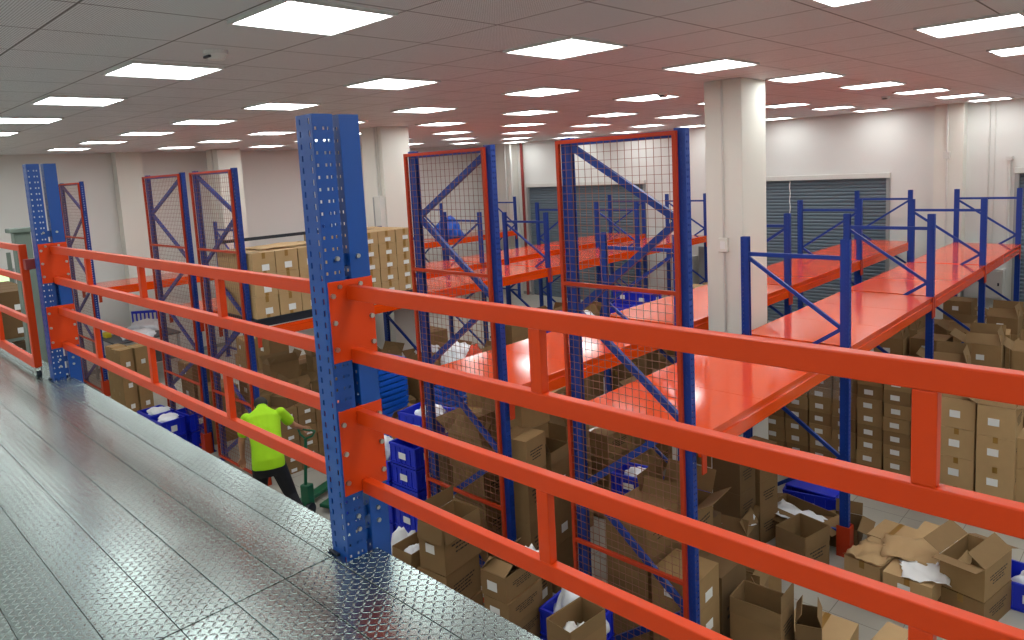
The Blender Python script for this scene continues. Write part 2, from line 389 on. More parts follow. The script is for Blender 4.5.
# guard rails
def rail_span(x0, x1, pick_u, pick_l, label):
    t = thing('guard_rail', label, 'guard rail', (x0, 1.67, MZ))
    L = x1-x0
    for zt in (1.20, .925, .65, .335):
        MB().box(0, L, -.02, .02, zt-.062, zt).build('rail', M['orange'], t, bevel=.004)
    for p in pick_u: MB().box(p-x0-.025, p-x0+.025, -.018, .018, .925, 1.138).build('picket', M['orange'], t, bevel=.003)
    for p in pick_l: MB().box(p-x0-.025, p-x0+.025, -.018, .018, .335, .588).build('picket', M['orange'], t, bevel=.003)
    for xx, sg in ((0, -1), (L, 1)):
        for z0, z1 in ((.875, 1.225), (.285, .665)):
            pl = MB().box(min(xx, xx+sg*.007), max(xx, xx+sg*.007), -.108, .115, z0, z1).build('bracket_plate', M['orange'], t, bevel=.002)
            for z in (z0+.06, (z0+z1)/2, z1-.06):
                for y in (-.09, .095): MB().tube((xx, y, z), (xx-sg*.012, y, z), .011, 8).build('plate_bolt', M['steel'], pl)
    return t
rail_span(-2.600, 1.9, [-1.53, -.404, .72], [-1.53, -.404, .72], 'orange four-bar guard rail running right from the near blue column')
rail_span(-7.280, -2.73, [-6.3, -5.12, -3.9], [-6.28, -5.1, -3.92], 'orange four-bar guard rail between the two blue columns')
# sliding gate beyond the far column
g = thing('walkway_gate', 'orange barred gate standing left of the far blue column', 'gate', (-7.56, 1.5, MZ))
MB().box(-.03, .03, -.03, .03, .1, 1.22).build('post', M['orange'], g, bevel=.004)
MB().box(-1.95, -1.89, -.03, .03, .06, 1.22).build('post', M['orange'], g, bevel=.004)
for z in (1.215, .94, .55): MB().box(-1.9, -.03, -.02, .02, z-.055, z).build('rail', M['orange'], g, bevel=.004)
MB().box(-1.9, -.03, -.02, .02, .08, .17).build('kick_rail', M['orange'], g, bevel=.004)
MB().box(-1.43, -1.38, -.02, .02, .17, .5).build('picket', M['orange'], g, bevel=.003)
MB().box(.03, .12, -.012, .1, 1.0, 1.09).build('latch_bar', M['pipe_red'], g)
wh = MB().tube((0, -.02, .03), (0, .02, .03), .03, 14).build('castor', M['dark'], g)
MB().box(-.02, .02, -.028, -.02, .03, .12).box(-.02, .02, .02, .028, .03, .12).build('castor_fork', M['steel'], wh)

# ------------------------------------------------------------------ pallet racks
PW, PD = .09, .06
up_cache = {}
def upright(t, x, y, h, face):
    k = (round(h, 2), face)
    if k not in up_cache: up_cache[k] = channel(PW, PD, h, face).mesh('upright', M['blue_rack'])
    o = link('upright', up_cache[k], t, (x, y, 0)); mods(o, solid=.003)
    MB().box(x-.07, x+.07, y-.03, y+PD+.03, 0, .01).build('foot_plate', M['blue_rack'], o).matrix_parent_inverse = Matrix.Translation((-x, -y, 0))
    return o
def braces(t, xl, xr, y, top, mirror, lo=.2, step=.72):
    y += PD/2; a, b = xl+PW/2-.01, xr-PW/2+.01
    MB().bar((a, y, top), (b, y, top), .03, .045).build('brace', M['blue_rack'], t)
    z = top-.06; left = not mirror
    while z-step > lo:
        p = (a if left else b, y, z); q = (b if left else a, y, z-step+.06)
        MB().bar(p, q, .03, .04).build('brace', M['blue_rack'], t)
        z -= step; left = not left
    MB().bar((a, y, .25), (b, y, .25), .03, .045).build('brace', M['blue_rack'], t)
DZ = 2.35
def rack(label, x0, x1, guard, frames, mirror, y_end, decks=None, h=3.5, guards=(), feet=()):
    """x0,x1 outer faces; guard = (gx0, gx1) of the tall mesh end frame"""
    t = thing('pallet_rack', label, 'pallet rack', ((x0+x1)/2, 4.5, 0))
    inv = lambda o: o
    class P:  # world coordinates inside the rack: helper empty not used, shift meshes instead
        pass
    ox, oy = (x0+x1)/2, 4.5
    def S(mb):
        mb.v = [(a-ox, b-oy, c) for a, b, c in mb.v]; return mb
    # tall end frame
    gx0, gx1 = guard; H = 4.64; yg = 4.56
    upright(t, gx0+.045+.03-ox, .06, H, -1); upright(t, gx1-.045-ox, .06, H, 1)
    y = yg+PD/2; a = gx0+.11; b = gx1-.08; zz = 4.57; left = not mirror
    S(MB().bar((a, y, 4.6), (b, y, 4.6), .035, .05)).build('brace', M['blue_rack'], t)
    while zz > .5:
        z2 = zz-(.6 if zz > 4.5 else .77)
        p = (a if left else b, y, zz); q = (b if left else a, y, z2)
        S(MB().bar(p, q, .035, .055)).build('brace', M['blue_rack'], t); zz = z2; left = not left
    # mesh guard in front of it
    e = .030; ym0, ym1 = yg-.04, yg-.008; fx1 = gx1-.055
    m_ = MB()
    m_.box(gx0, gx0+e, ym0, ym1, .05, H-.02).box(fx1-e, fx1, ym0, ym1, .05, H-.02)
    for z in (H-.02-e, 3.42, 2.30, 1.14, .05): m_.box(gx0+e, fx1-e, ym0, ym1, z, z+e)
    gf = S(m_).build('mesh_guard', M['orange_guard'], t)
    wv = MB(); xx = gx0+e+.062; r_ = .0017
    while xx < fx1-e: wv.box(xx-r_, xx+r_, ym0+.016, ym0+.016+2*r_, .06, H-.04); xx += .0645
    zc = .12
    while zc < H-.05: wv.box(gx0+e, fx1-e, ym0+.011, ym0+.011+2*r_, zc-r_, zc+r_); zc += .0645
    S(wv).build('wire_mesh', M['wire'], gf)
    # low frames
    ys_ = [4.5]+frames
    for f in frames:
        upright(t, x0+PW/2-ox, f-oy, h, -1); upright(t, x1-PW/2-ox, f-oy, h, 1)
        a, b, yy = x0+PW-.01, x1-PW+.01, f+PD/2
        S(MB().bar((a, yy, h-.2), (b, yy, h-.2), .03, .045)).build('brace', M['blue_rack'], t)
        z = h-.24; left = not mirror
        while z > .6:
            z2 = z-.72; p = (a if left else b, yy, z); q = (b if left else a, yy, z2)
            S(MB().bar(p, q, .03, .04)).build('brace', M['blue_rack'], t); z = z2; left = not left
        S(MB().bar((a, yy, .25), (b, yy, .25), .03, .045)).build('brace', M['blue_rack'], t)
    # beams and deck sheets
    ends = ys_+([y_end] if y_end > frames[-1]+.5 else [])
    for k in range(len(ends)-1):
        a = ends[k]+PD+.005+(.06 if k == 0 else 0); b = ends[k+1]-.005
        for xo, xi in ((x1-.0, x1-.05), (x0+.0, x0+.05)):
            lo_, hi_ = min(xo, xi), max(xo, xi); sg = 1 if xo > xi else -1
            m_ = MB().box(lo_, hi_, a, b, DZ-.165, DZ-.075)
            m_.box(min(xo-sg*.018, xi), max(xo-sg*.018, xi), a, b, DZ-.075, DZ-.03)
            m_.box(lo_, hi_, a, b, DZ-.18, DZ-.165)
            bo = S(m_).build('beam', M['orange_deck'], t, bevel=.003)
            for yy in (a-.005, b-.035):
                cn = MB().box(xo-sg*.006, xo+sg*.006, yy-.02 if yy < b-.1 else yy, yy+.04 if yy < b-.1 else yy+.06, DZ-.30, DZ+.0)
                S(cn).build('beam_connector', M['orange_guard'], bo)
        if decks is None or k in decks:
            n = 3; dl = (b-a)/n
            for q in range(n):
                S(MB().box(x0+.004, x1-.004, a+q*dl+.0015, a+(q+1)*dl-.0015, DZ-.03, DZ)).build('deck_panel', M['orange_deck'], t, bevel=.003)
    for gy in feet:
        m_ = MB().box(x1-.11, x1+.03, gy-.04, gy-.028, 0, .35).box(x1+.018, x1+.03, gy-.028, gy+PD+.03, 0, .35).box(x1-.11, x1+.03, gy+PD+.018, gy+PD+.03, 0, .35)
        S(m_).build('foot_guard', M['orange_guard'], t)
    return t
FR = [7.7, 11.0, 14.3, 17.6]
rack('nearest rack row with wide orange decks, between the big pillar and the right carton wall', -3.80, -2.60, (-3.84, -2.66), FR, False, 17.6, feet=(7.7, 4.5, 11.0))
rack('second rack row with orange decks, left of the big white pillar', -5.83, -4.61, (-5.87, -4.64), FR, True, 17.6, feet=(4.5, 7.7))
rack('third rack row with orange decks, carrying the block of stacked cartons', -10.95, -9.66, (-11.27, -9.82), FR, False, 17.6, decks=(1, 2, 3), feet=(4.5,))
rack('fourth rack row with orange decks, behind the carton-laden third row', -12.95, -11.65, (-13.29, -11.66), FR, True, 17.6, feet=(4.5,))
rack('fifth rack row with orange decks, nearest the long left wall', -18.02, -16.85, (-18.6, -17.0), FR, False, 17.6, feet=(4.5,))

# ------------------------------------------------------------------ cartons
HIDDEN = set([4,5,21,25,26,29,30,33,36,37,39,56,57,58,59,60,61,62,67,68,69,70,77,78,86,103,112,121,133,134,135,136,137,138,139,140,141,142,143,144,150,161,167,175,176,177,188,190,191,196,197,211,212,213,222,223,224,225,229,230,232,233,234,235,236,237,238,239,242,243,244,245,246,247,254,255,256,257,258,259,260,261,262,263,265,267,268,269,270,271,272,273,275,276,277,278,279,280,281,282,285,286,287,288,289,290,291,292,293,295,296,297,298,301,302,303,304,305,306,307,308,309,310,311,312,313,314,315,319,338,339,340,341,342,343,344,345,346,347,348,350,351,352,353,354,355,356,357,358,359,360,361,362,363,364,366,371,372,374,375,376,377,379,382,383,385,386,391,392,394,396,397,399,400,402,403,408,409,412,417,419,425,426,427,437,438,439,440,441,442,443,444,445,447,449,451,452,455,457,459,461,462,463,464,465,466,468,469,470,471,472,473,474,475,477,480,483,484,486,487,488,491,493,496,498,499,500,505,506,507,510,512,513,514])
NC = [0]; NUM = {}; PILE = MB()
cc = {}
def cmesh(key, fn, m):
    if key not in cc: cc[key] = fn().mesh(key[0], m)
    return cc[key]
def flap_mb(L, W):  # hinge along x at origin, extends +y
    return MB().box(-L/2, L/2, 0, W, -.002, .002)
CM = ['card', 'card2', 'card2', 'card3']
def carton(xn, yn, z, w, d, h, label, yaw=0., kind='closed', group=None, marks='LT', m=None, cat='cardboard box', flaps=(100, 95, 110, 120), fill=None):
    """xn,yn: near corner (largest x, smallest y before the yaw)"""
    a = R(yaw); cx = xn+(-w/2)*math.cos(a)-(d/2)*math.sin(a); cy = yn+(-w/2)*math.sin(a)+(d/2)*math.cos(a)
    m = m or CM[rnd.randrange(3)]; NC[0] += 1
    if NC[0]-1 in HIDDEN:
        W, D = w/2-.003, d/2-.003; i0 = len(PILE.v); PILE.box(-W, W, -D, D, 0, h-.003)
        for q in range(i0, len(PILE.v)):
            p = PILE.v[q]; PILE.v[q] = (cx+p[0]*math.cos(a)-p[1]*math.sin(a), cy+p[0]*math.sin(a)+p[1]*math.cos(a), z+p[2])
        return None
    K = (round(w, 3), round(d, 3), round(h, 3), m)
    t = thing('cardboard_box', label, cat, (cx, cy, z), a, group); NUM[t.name] = NC[0]-1; W, D = w/2-.003, d/2-.003; hh = h-.003
    if kind == 'closed':
        def f():
            q = MB().box(-W, W, -D, D, 0, hh-.004)
            q.box(-W, -.002, -D, D, hh-.004, hh).box(.002, W, -D, D, hh-.004, hh); return q
        link('body', cmesh(('body', 'c')+K, f, M[m]), t)
        if 'T' in marks:
            link('tape', cmesh(('tape',)+K, lambda: MB().box(-.025, .025, -D-.0025, D+.0025, hh, hh+.0015).box(-.025, .025, -D-.0025, -D, hh-.07, hh+.0005).box(-.025, .025, D, D+.0025, hh-.07, hh+.0005), M['tape']), t)
        if 'X' in marks:  # tape seen on the +x face
            link('tape', cmesh(('tapex',)+K, lambda: MB().box(W, W+.002, -.025, .025, hh-.09, hh), M['tape']), t)
            link('tape', cmesh(('tapey',)+K, lambda: MB().box(W, W+.002, -.025, .025, 0, .08), M['tape']), t)
    else:
        th = .006
        def f():
            q = MB().box(-W, W, -D, D, 0, th)
            q.box(-W, W, -D, -D+th, th, hh).box(-W, W, D-th, D, th, hh).box(-W, -W+th, -D+th, D-th, th, hh).box(W-th, W, -D+th, D-th, th, hh); return q
        link('body', cmesh(('body', 'o')+K, f, M[m]), t)
        for i, ang in enumerate(flaps):
            if ang is None: continue
            L = 2*W-.01 if i < 2 else 2*D-.01; Wd = min(W, D)*.95
            o = link('flap', cmesh(('flap', round(L, 3), round(Wd, 3), m), lambda: flap_mb(L, Wd), M['card_in']), t)
            px, py, rz = ((0, -D, 0), (0, D, math.pi), (-W, 0, -math.pi/2), (W, 0, math.pi/2))[i]
            o.location = (px, py, hh+.004); o.rotation_euler = Matrix.Rotation(rz, 3, 'Z').to_euler()
            o.rotation_euler = (Matrix.Rotation(rz, 3, 'Z') @ Matrix.Rotation(R(ang), 3, 'X')).to_euler()
    if 'L' in marks:   # paper label on the -y face
        lw = min(.11, w*.38); lh = min(.085, h*.36); lx = -w*.06; lz = h*.48
        link('paper_label', cmesh(('paper_label',)+K, lambda: MB().box(lx-lw/2, lx+lw/2, -D-.0035, -D-.0005, lz-lh/2, lz+lh/2), M['paper']), t)
    if 'R' in marks:   # label on the +x face
        lw = min(.12, d*.32); lh = min(.09, h*.3)
        link('paper_label', cmesh(('paper_labelx',)+K, lambda: MB().box(W+.0005, W+.0035, -lw/2+d*.05, lw/2+d*.05, h*.3-lh/2, h*.3+lh/2), M['paper']), t)
    if 'P' in marks:   # printed lines on the +x face
        def f():
            q = MB()
            for r_ in range(4):
                zz = h*.62-r_*h*.085; y0 = -d*.3+(.0 if r_ < 2 else d*.1)
                k = 0
                while y0 < d*(.3-(0 if r_ < 2 else .1)):
                    l_ = d*(.03+.022*((k*7+r_*3) % 4)); q.box(W+.0003, W+.0012, y0, y0+l_, zz, zz+h*.035); y0 += l_+d*.018; k += 1
            return q
        link('printed_text', cmesh(('print',)+K, f, M['ink']), t)
    return t
def crumple(name, cx, cy, z, rx, ry, rz, label, cat, seed, m='white_plastic', cut=.0):
    bm = bmesh.new(); bmesh.ops.create_icosphere(bm, subdivisions=4, radius=1.)
    rr = random.Random(seed); ph = [rr.uniform(0, 6.28) for _ in range(9)]
    for v in bm.verts:
        p = v.co.copy(); n_ = 0
        for i in range(3):
            n_ += .16*math.sin(p.x*(3+2.7*i)+ph[i])*math.sin(p.y*(2.6+2.3*i)+ph[i+3])*math.cos(p.z*(2.2+2*i)+ph[i+6])
            n_ += .07*abs(math.sin(p.x*(7+3*i)+p.y*5+ph[i]))
        q = p*(1+n_); v.co = Vector((q.x*rx, q.y*ry, max(q.z, -.55)*rz+rz*.55))
    me = bpy.data.meshes.new(name); bm.to_mesh(me); bm.free(); me.materials.append(M[m])
    o = link(name, me, None, (cx, cy, z)); tag(o, label, cat)
    for p in me.polygons: p.use_smooth = True
    return o
def sheet(name, cx, cy, z, w, d, label, cat, seed, amp=.02, yaw=0., m='paper'):
    rr = random.Random(seed); n = 10; mb = MB(); ph = [rr.uniform(0, 6) for _ in range(4)]
    H = lambda i, j: amp*(1+math.sin(i*.9+ph[0])*math.cos(j*.8+ph[1])+.5*math.sin(i*1.9+j*1.1+ph[2]))
    E = lambda i, j: (rr.uniform(-.02, .02) if i in (0, n) or j in (0, n) else 0)
    for j in range(n+1):
        for i in range(n+1): mb.v.append(((i/n-.5)*w+E(i, j), (j/n-.5)*d+E(i, j), H(i, j)))
    for j in range(n):
        for i in range(n): a = j*(n+1)+i; mb.f.append((a, a+1, a+n+2, a+n+1))
    o = mb.build(name, M[m], solid=.002, smooth=True, loc=(cx, cy, z)); o.rotation_euler.z = R(yaw); return tag(o, label, cat)

# --- plastic crates and trays
def crate(xn, yn, z, w, d, h, label, yaw=0., group=None, m='crate', name='plastic_crate', cat='crate'):
    a = R(yaw); cx = xn+(-w/2)*math.cos(a)-(d/2)*math.sin(a); cy = yn+(-w/2)*math.sin(a)+(d/2)*math.cos(a)
    t = thing(name, label, cat, (cx, cy, z), a, group); W, D = w/2, d/2; K = (round(w, 3), round(d, 3), round(h, 3), m); th = .01
    def f():
        q = MB().box(-W+.015, W-.015, -D+.015, D-.015, 0, th)
        i = .012
        q.box(-W+i, W-i, -D+i, -D+i+th, 0, h).box(-W+i, W-i, D-i-th, D-i, 0, h).box(-W+i, -W+i+th, -D+i, D-i, 0, h).box(W-i-th, W-i, -D+i, D-i, 0, h)
        return q
    link('shell', cmesh(('shell',)+K, f, M[m]), t)
    def f2():
        q = MB()
        for z0, z1 in ((h-.03, h), (h*.08, h*.08+.012)):
            q.box(-W, W, -D, -D+.014, z0, z1).box(-W, W, D-.014, D, z0, z1).box(-W, -W+.014, -D, D, z0, z1).box(W-.014, W, -D, D, z0, z1)
        n = 5
        for k in range(n+1):
            x = -W+.01+k*(w-.028)/n; q.box(x, x+.008, -D+.003, -D+.014, .01, h).box(x, x+.008, D-.014, D-.003, .01, h)
            y = -D+.01+k*(d-.028)/n; q.box(W-.014, W-.003, y, y+.008, .01, h).box(-W+.003, -W+.014, y, y+.008, .01, h)
        return q
    link('rim_and_ribs', cmesh(('rim',)+K, f2, M[m]), t)
    if h > .15:
        link('paper_label', cmesh(('crate_label',)+K, lambda: MB().box(W, W+.003, -.05, .05, h*.35, h*.68), M['paper']), t)
        link('paper_label', cmesh(('crate_labely',)+K, lambda: MB().box(-.06, .06, -D-.003, -D, h*.35, h*.65), M['paper']), t)
    return t

# block of cartons on pallets on the third rack
PX = -9.68
for iy in range(3):
    t = thing('pallet', f'black plastic pallet under the stacked cartons, {ORD[iy]} from the mesh end frame', 'pallet', (-10.28, 5.13+iy*1.07, DZ-.02), 0, 'black pallets on the third rack')
    MB().box(-.6, .6, -.52, .52, .1, .13).build('top_deck', M['dark'], t)
    for xx in (-.5, 0, .5):
        MB().box(xx-.06, xx+.06, -.52, .52, 0, .1).build('runner', M['dark'], t)
zb = DZ+.11
for nm, y0, nx, ny, nz, bw, bd, bh in (('near', 4.64, 3, 4, 3, .38, .355, .318), ('far', 6.12, 4, 4, 5, .28, .345, .212)):
    for ix in range(nx):
        for iy in range(ny):
            for iz in range(nz):
                top = iz == nz-1; fr = ix == nx-1
                if not (fr or (iy == 0 and nm == 'near') or top): continue
                xn = PX-(nx-1-ix)*(bw+.004)+rnd.uniform(-.006, .006); yn = y0+iy*(bd+.008)+rnd.uniform(-.004, .004)
                lab = f'carton in the {nm} block on the third rack: {ORD[iy]} column, {ORD[iz]} layer, {ORD[nx-1-ix]} row back'
                mk = ('XR' if fr else '')+('T' if top else '')
                carton(xn, yn, zb+iz*bh, bw, bd, bh, lab, 0, group=f'stacked cartons in the {nm} block on the third rack', marks=mk, m='card_lit')
sheet('cardboard_sheet', -10.3, 5.4, zb+3*.318+.004, .7, 1.0, 'loose flattened cardboard lying on top of the block of cartons', 'cardboard sheet', 5, .012, m='card_lit')
tag(MB().box(-10.78, -10.73, 4.7, 7.0, zb+3*.318+.1, zb+3*.318+.15).build('steel_bar', M['dark']), 'dark bar lying along the back edge of the carton block', 'bar')

# right: wall of small cartons beyond the second frame of the nearest rack
cols = [(-4.62, 10.0, 7), (-4.28, 10.0, 8), (-3.94, 10.0, 8), (-3.6, 10.0, 8), (-3.26, 9.96, 8), (-2.9, 9.86, 9), (-2.55, 9.8, 9), (-2.2, 9.8, 9)]
for ci, (xn, yn, n) in enumerate(cols):
    for k in range(n):
        carton(xn+rnd.uniform(-.006, .006), yn+rnd.uniform(-.01, .01), k*.185, .325, .4, .185, f'small carton in the tall right wall: {ORD[ci]} stack from left, {ORD[k]} from floor', 0,
               group='wall of small cartons under the nearest rack', marks='LX' if ci == 4 else 'L', m='card2' if (ci*3+k) % 3 else 'card')
wr = MB()
for k in range(9):
    z = 1.0+k*.05; wr.quad((-4.95, 9.93, z), (-3.3, 9.93, z), (-3.3, 9.925, z+.05), (-4.95, 9.925, z+.05))
tag(wr.build('stretch_wrap', M['clear']), 'clear stretch film round the left part of the small carton wall', 'plastic wrap')
# tall stack of larger cartons on the right
for ci, (xn, yn, n) in enumerate([(-1.77, 9.42, 4), (-1.37, 9.36, 4), (-1.0, 9.5, 3), (-.6, 9.55, 3)]):
    for k in range(n):
        top = k == n-1 and ci < 2
        carton(xn, yn+rnd.uniform(-.01, .01), k*.36, .375, .48, .36, f'large labelled carton, tall right stack: {ORD[ci]} column from left, {ORD[k]} from floor', 0,
               kind='open' if top else 'closed', group='large cartons in the tall right stack', marks='LTP' if not top else 'LP', m='card_lit', flaps=(35, 40, 150, 160))
for ci in range(3):
    for k in range(3):
        carton(-1.75+ci*.42, 10.3, k*.36, .4, .42, .36, f'plain carton behind the tall right stack: {ORD[ci]} from left, {ORD[k]} from the floor', 0, marks='T', group='cartons behind the tall right stack')

# right foreground cluster
carton(-1.23, 7.12, 0, .40, .6, .30, 'big plain carton at the base of the right foreground cluster, under the open one', -11, marks='PT', m='card')
carton(-1.23, 7.12, .31, .385, .58, .31, 'open carton with one flap raised, top of the right foreground cluster', -11, kind='open', marks='P', m='card2', flaps=(170, 200, 150, 35))
carton(-1.60, 6.92, 0, .44, .62, .20, 'flat torn-tape carton at the bottom of the right cluster, left of the open one', -3, marks='T', m='card3')
carton(-1.60, 6.92, .205, .43, .62, .2, 'flat torn-tape carton with white paper on top, left of the open one', -3, marks='LT', m='card_lit')
carton(-1.56, 7.58, .0, .46, .62, .405, 'flat sealed carton behind the paper-topped one in the right cluster', -3, marks='T', m='card_lit')
carton(-2.06, 6.98, 0, .36, .55, .2, 'lowest left carton of the right foreground cluster', -9, marks='T', m='card3')
carton(-2.06, 6.98, .205, .36, .55, .19, 'upper left carton of the right foreground cluster', -9, marks='T', m='card_lit')
carton(-2.02, 7.56, 0, .36, .45, .39, 'carton with lifted flaps at the back left of the right cluster', -6, marks='T', m='card_lit')
sheet('flattened_carton', -1.8, 7.5, .415, .75, .5, 'torn flattened cardboard lying over the back of the right cluster', 'cardboard sheet', 11, .018, 15, 'card_lit')
sheet('flattened_carton', -2.2, 7.2, .40, .34, .42, 'torn flattened cardboard lying on the left cartons of the right cluster', 'cardboard sheet', 12, .018, -10, 'card_lit')
sheet('paper_sheet', -1.72, 7.12, .415, .38, .34, 'crumpled white paper on the right foreground cluster', 'paper', 4, .012, 20)
crumple('torn_tape', -1.66, 7.56, .41, .03, .2, .02, 'torn white tape along the cluster carton edge', 'tape', 3)
crumple('torn_tape', -1.5, 7.9, .41, .18, .03, .02, 'torn white tape at the back edge of the cluster', 'tape', 31)
crate(-.72, 7.7, 0, .5, .45, .28, 'blue crate at the right edge beside the open carton', 0)
crumple('plastic_bag', -.95, 7.92, .05, .18, .18, .16, 'white plastic bag in the blue crate at the right edge', 'plastic bag', 8)
carton(-1.9, 5.55, 0, .5, .42, .42, 'plain sealed carton low in front of the right cluster', 3, marks='T', m='card_lit')
carton(-1.35, 5.75, 0, .45, .4, .4, 'second plain sealed carton low in front of the right cluster', -5, marks='TL', m='card_lit')

# around the foot of the nearest rack
carton(-2.78, 6.98, 0, .36, .44, .46, 'tall open carton with printed side near the orange foot guard', -12, kind='open', marks='P', m='card', flaps=(268, 268, 268, 268))
carton(-2.9, 7.62, 0, .7, .4, .3, 'long open carton of white packaging behind the tall open one', -14, kind='open', marks='', m='card', flaps=(200, 262, 200, 200))
sheet('packaging_film', -3.2, 7.75, .27, .6, .33, 'white packaging film filling the long open carton', 'packaging', 21, .02, -12, 'white_plastic')
crate(-2.95, 8.35, 0, .62, .42, .3, 'blue lidded crate on the floor behind the long open carton', 10)
tag(MB().box(-3.58, -2.97, 8.36, 8.76, .3, .325).build('crate_lid', M['crate'], bevel=.01), 'blue lid closed over the crate beside the small carton wall', 'lid')
carton(-2.55, 7.86, 0, .3, .4, .25, 'dark open carton beside the orange foot guard', 10, kind='open', marks='', m='card3', flaps=(None, 100, 200, 200))
sheet('packaging_film', -3.55, 6.95, .42, .42, .3, 'white folded packaging sheet standing out of a low carton', 'packaging', 22, .03, 30, 'white_plastic')
carton(-3.3, 6.75, 0, .35, .4, .4, 'low open carton left of the tall printed open carton', 8, kind='open', marks='', m='card3', flaps=(60, 120, 140, 60))
crate(-2.98, 6.62, 0, .36, .26, .28, 'small blue crate left of the tall open carton', 14)
carton(-2.92, 6.1, 0, .42, .38, .36, 'open carton with splayed flaps inside the nearest rack', -18, kind='open', marks='', m='card2', flaps=(30, 60, 150, 20))
carton(-2.68, 5.72, 0, .38, .34, .5, 'tall open carton with raised flap inside the nearest rack', 12, kind='open', marks='L', m='card', flaps=(80, 110, 95, 60))
# columns of cartons under the first deck
for k in range(3):
    carton(-3.45, 6.9, k*.38, .34, .34, .38, f'plain carton in the gap-side stack under the first deck, {ORD[k]} from the floor', -3, marks='P', m='card3')
    carton(-3.42, 7.32, k*.38, .3, .36, .38, f'printed carton in the stack against the big pillar, {ORD[k]} from the floor', -8, marks='P', m='card')
for k in range(4):
    carton(-2.72, 4.66, k*.27, .40, .42, .27, f'labelled carton right behind the near mesh frame, {ORD[k]} from the floor', 2, marks='LR', m='card2')
    carton(-3.2, 4.72, k*.36, .44, .5, .36, f'large carton filling the near mesh frame, {ORD[k]} from the floor', -2, marks='P', m='card')
for k in range(3):
    carton(-3.66 if k < 2 else -3.62, 5.3, k*.4, .16+.02, .5, .4, f'narrow carton behind the near mesh frame on its left side, {ORD[k]} from the floor', 0, marks='P', m='card3')
carton(-2.75, 5.15, 0, .5, .45, .9, 'tall plain carton behind the labelled stack in the near mesh frame', 0, marks='P', m='card3')
carton(-3.05, 5.2, .95, .5, .45, .42, 'open-topped carton on the tall carton behind the near mesh', 5, kind='open', marks='P', m='card', flaps=(70, 120, 100, 150))
carton(-3.92, 5.84, 0, .44, .4, .95, 'plain carton carrying a blue crate in the gap left of the nearest rack', 0, marks='', m='card3')
carton(-3.3, 5.8, 0, .46, .4, .9, 'plain carton carrying a blue crate deeper inside the nearest rack', 0, marks='', m='card3')
crate(-3.95, 5.86, .95, .42, .34, .22, 'blue crate with white contents behind the left post of the near mesh', 8)
crumple('plastic_bag', -4.17, 6.05, 1.03, .15, .11, .09, 'white bag in the blue crate behind the left mesh post', 'plastic bag', 40)
crate(-3.45, 5.84, .9, .42, .34, .22, 'blue crate with white contents behind the middle of the near mesh', -8)
crumple('plastic_bag', -3.63, 6.03, .98, .15, .11, .09, 'white bag in the blue crate behind the middle of the near mesh', 'plastic bag', 41)

# bottom centre open carton and neighbours
carton(-2.24, 5.14, .0, .42, .3, .42, 'sealed carton supporting the big open one at the bottom centre', 3, marks='P', m='card')
carton(-2.24, 5.14, .42, .43, .3, .37, 'big open carton with printed face at the bottom centre right of the near mesh', 3, kind='open', marks='P', m='card', flaps=(268, 268, 268, 90))
carton(-1.98, 5.3, .3, .2, .3, .4, 'half-open carton leaning right of the big open carton at the bottom', 20, kind='open', marks='', m='card3', flaps=(None, None, 60, 70))

# foreground boxes between the walkway and the second rack
carton(-4.74, 3.80, 0, .36, .5, .4, 'large carton at the foot of the open-carton pile in front of the second rack', 8, marks='P', m='card')
carton(-4.74, 3.80, .4, .35, .5, .385, 'large carton carrying the tall open carton in front of the second rack', 10, marks='P', m='card')
carton(-4.74, 3.80, .79, .33, .5, .45, 'tall open carton with white label and printed side before the second rack', 6, kind='open', marks='LP', m='card', flaps=(262, 262, 85, 262))
carton(-5.2, 3.78, 0, .3, .32, .62, 'plain carton under the small open one by the near column', 0, marks='', m='card3')
carton(-5.16, 3.74, .62, .28, .34, .26, 'small open carton with white scraps near the blue column', 4, kind='open', marks='', m='card', flaps=(265, 265, 265, 265))
crumple('paper_scraps', -5.3, 3.9, .66, .1, .12, .12, 'white scraps in the small open carton near the blue column', 'paper', 44)
for k in range(6):
    carton(-3.73+rnd.uniform(-.01, .01), 3.58, k*.21, .26, .44, .21, f'low labelled carton in the paper-topped stack beside the walkway, {ORD[k]} from the floor', 5, kind='open' if k == 5 else 'closed', marks='LP', m='card', flaps=(28, 20, 50, 300))
sheet('paper_roll', -3.8, 3.85, 1.29, .2, .26, 'curled white paper sticking out of the low labelled carton stack', 'paper', 33, .03, 10)
crate(-3.22, 3.95, .62, .5, .34, .24, 'blue crate of white packaging between the carton stacks beside the walkway', 4)
crate(-3.22, 3.95, .31, .5, .34, .3, 'blue crate under the packaging-filled crate beside the walkway', 4)
crate(-3.22, 3.95, 0, .5, .34, .3, 'lowest blue crate of three beside the walkway', 4)
crumple('packaging_film', -3.47, 4.14, .66, .2, .13, .2, 'white packaging heaped in the blue crate beside the walkway', 'packaging', 46)
for k in range(3):
    carton(-3.0, 3.46, k*.4, .24, .38, .4, f'open-top stack carton at the very bottom beside the walkway, {ORD[k]} from the floor', -4, kind='open' if k == 2 else 'closed', marks='', m='card', flaps=(268, 268, 268, 268))
sheet('paper_sheet', -3.12, 3.62, 1.05, .14, .22, 'white paper lying in the bottom open carton beside the walkway', 'paper', 47, .02, 30)

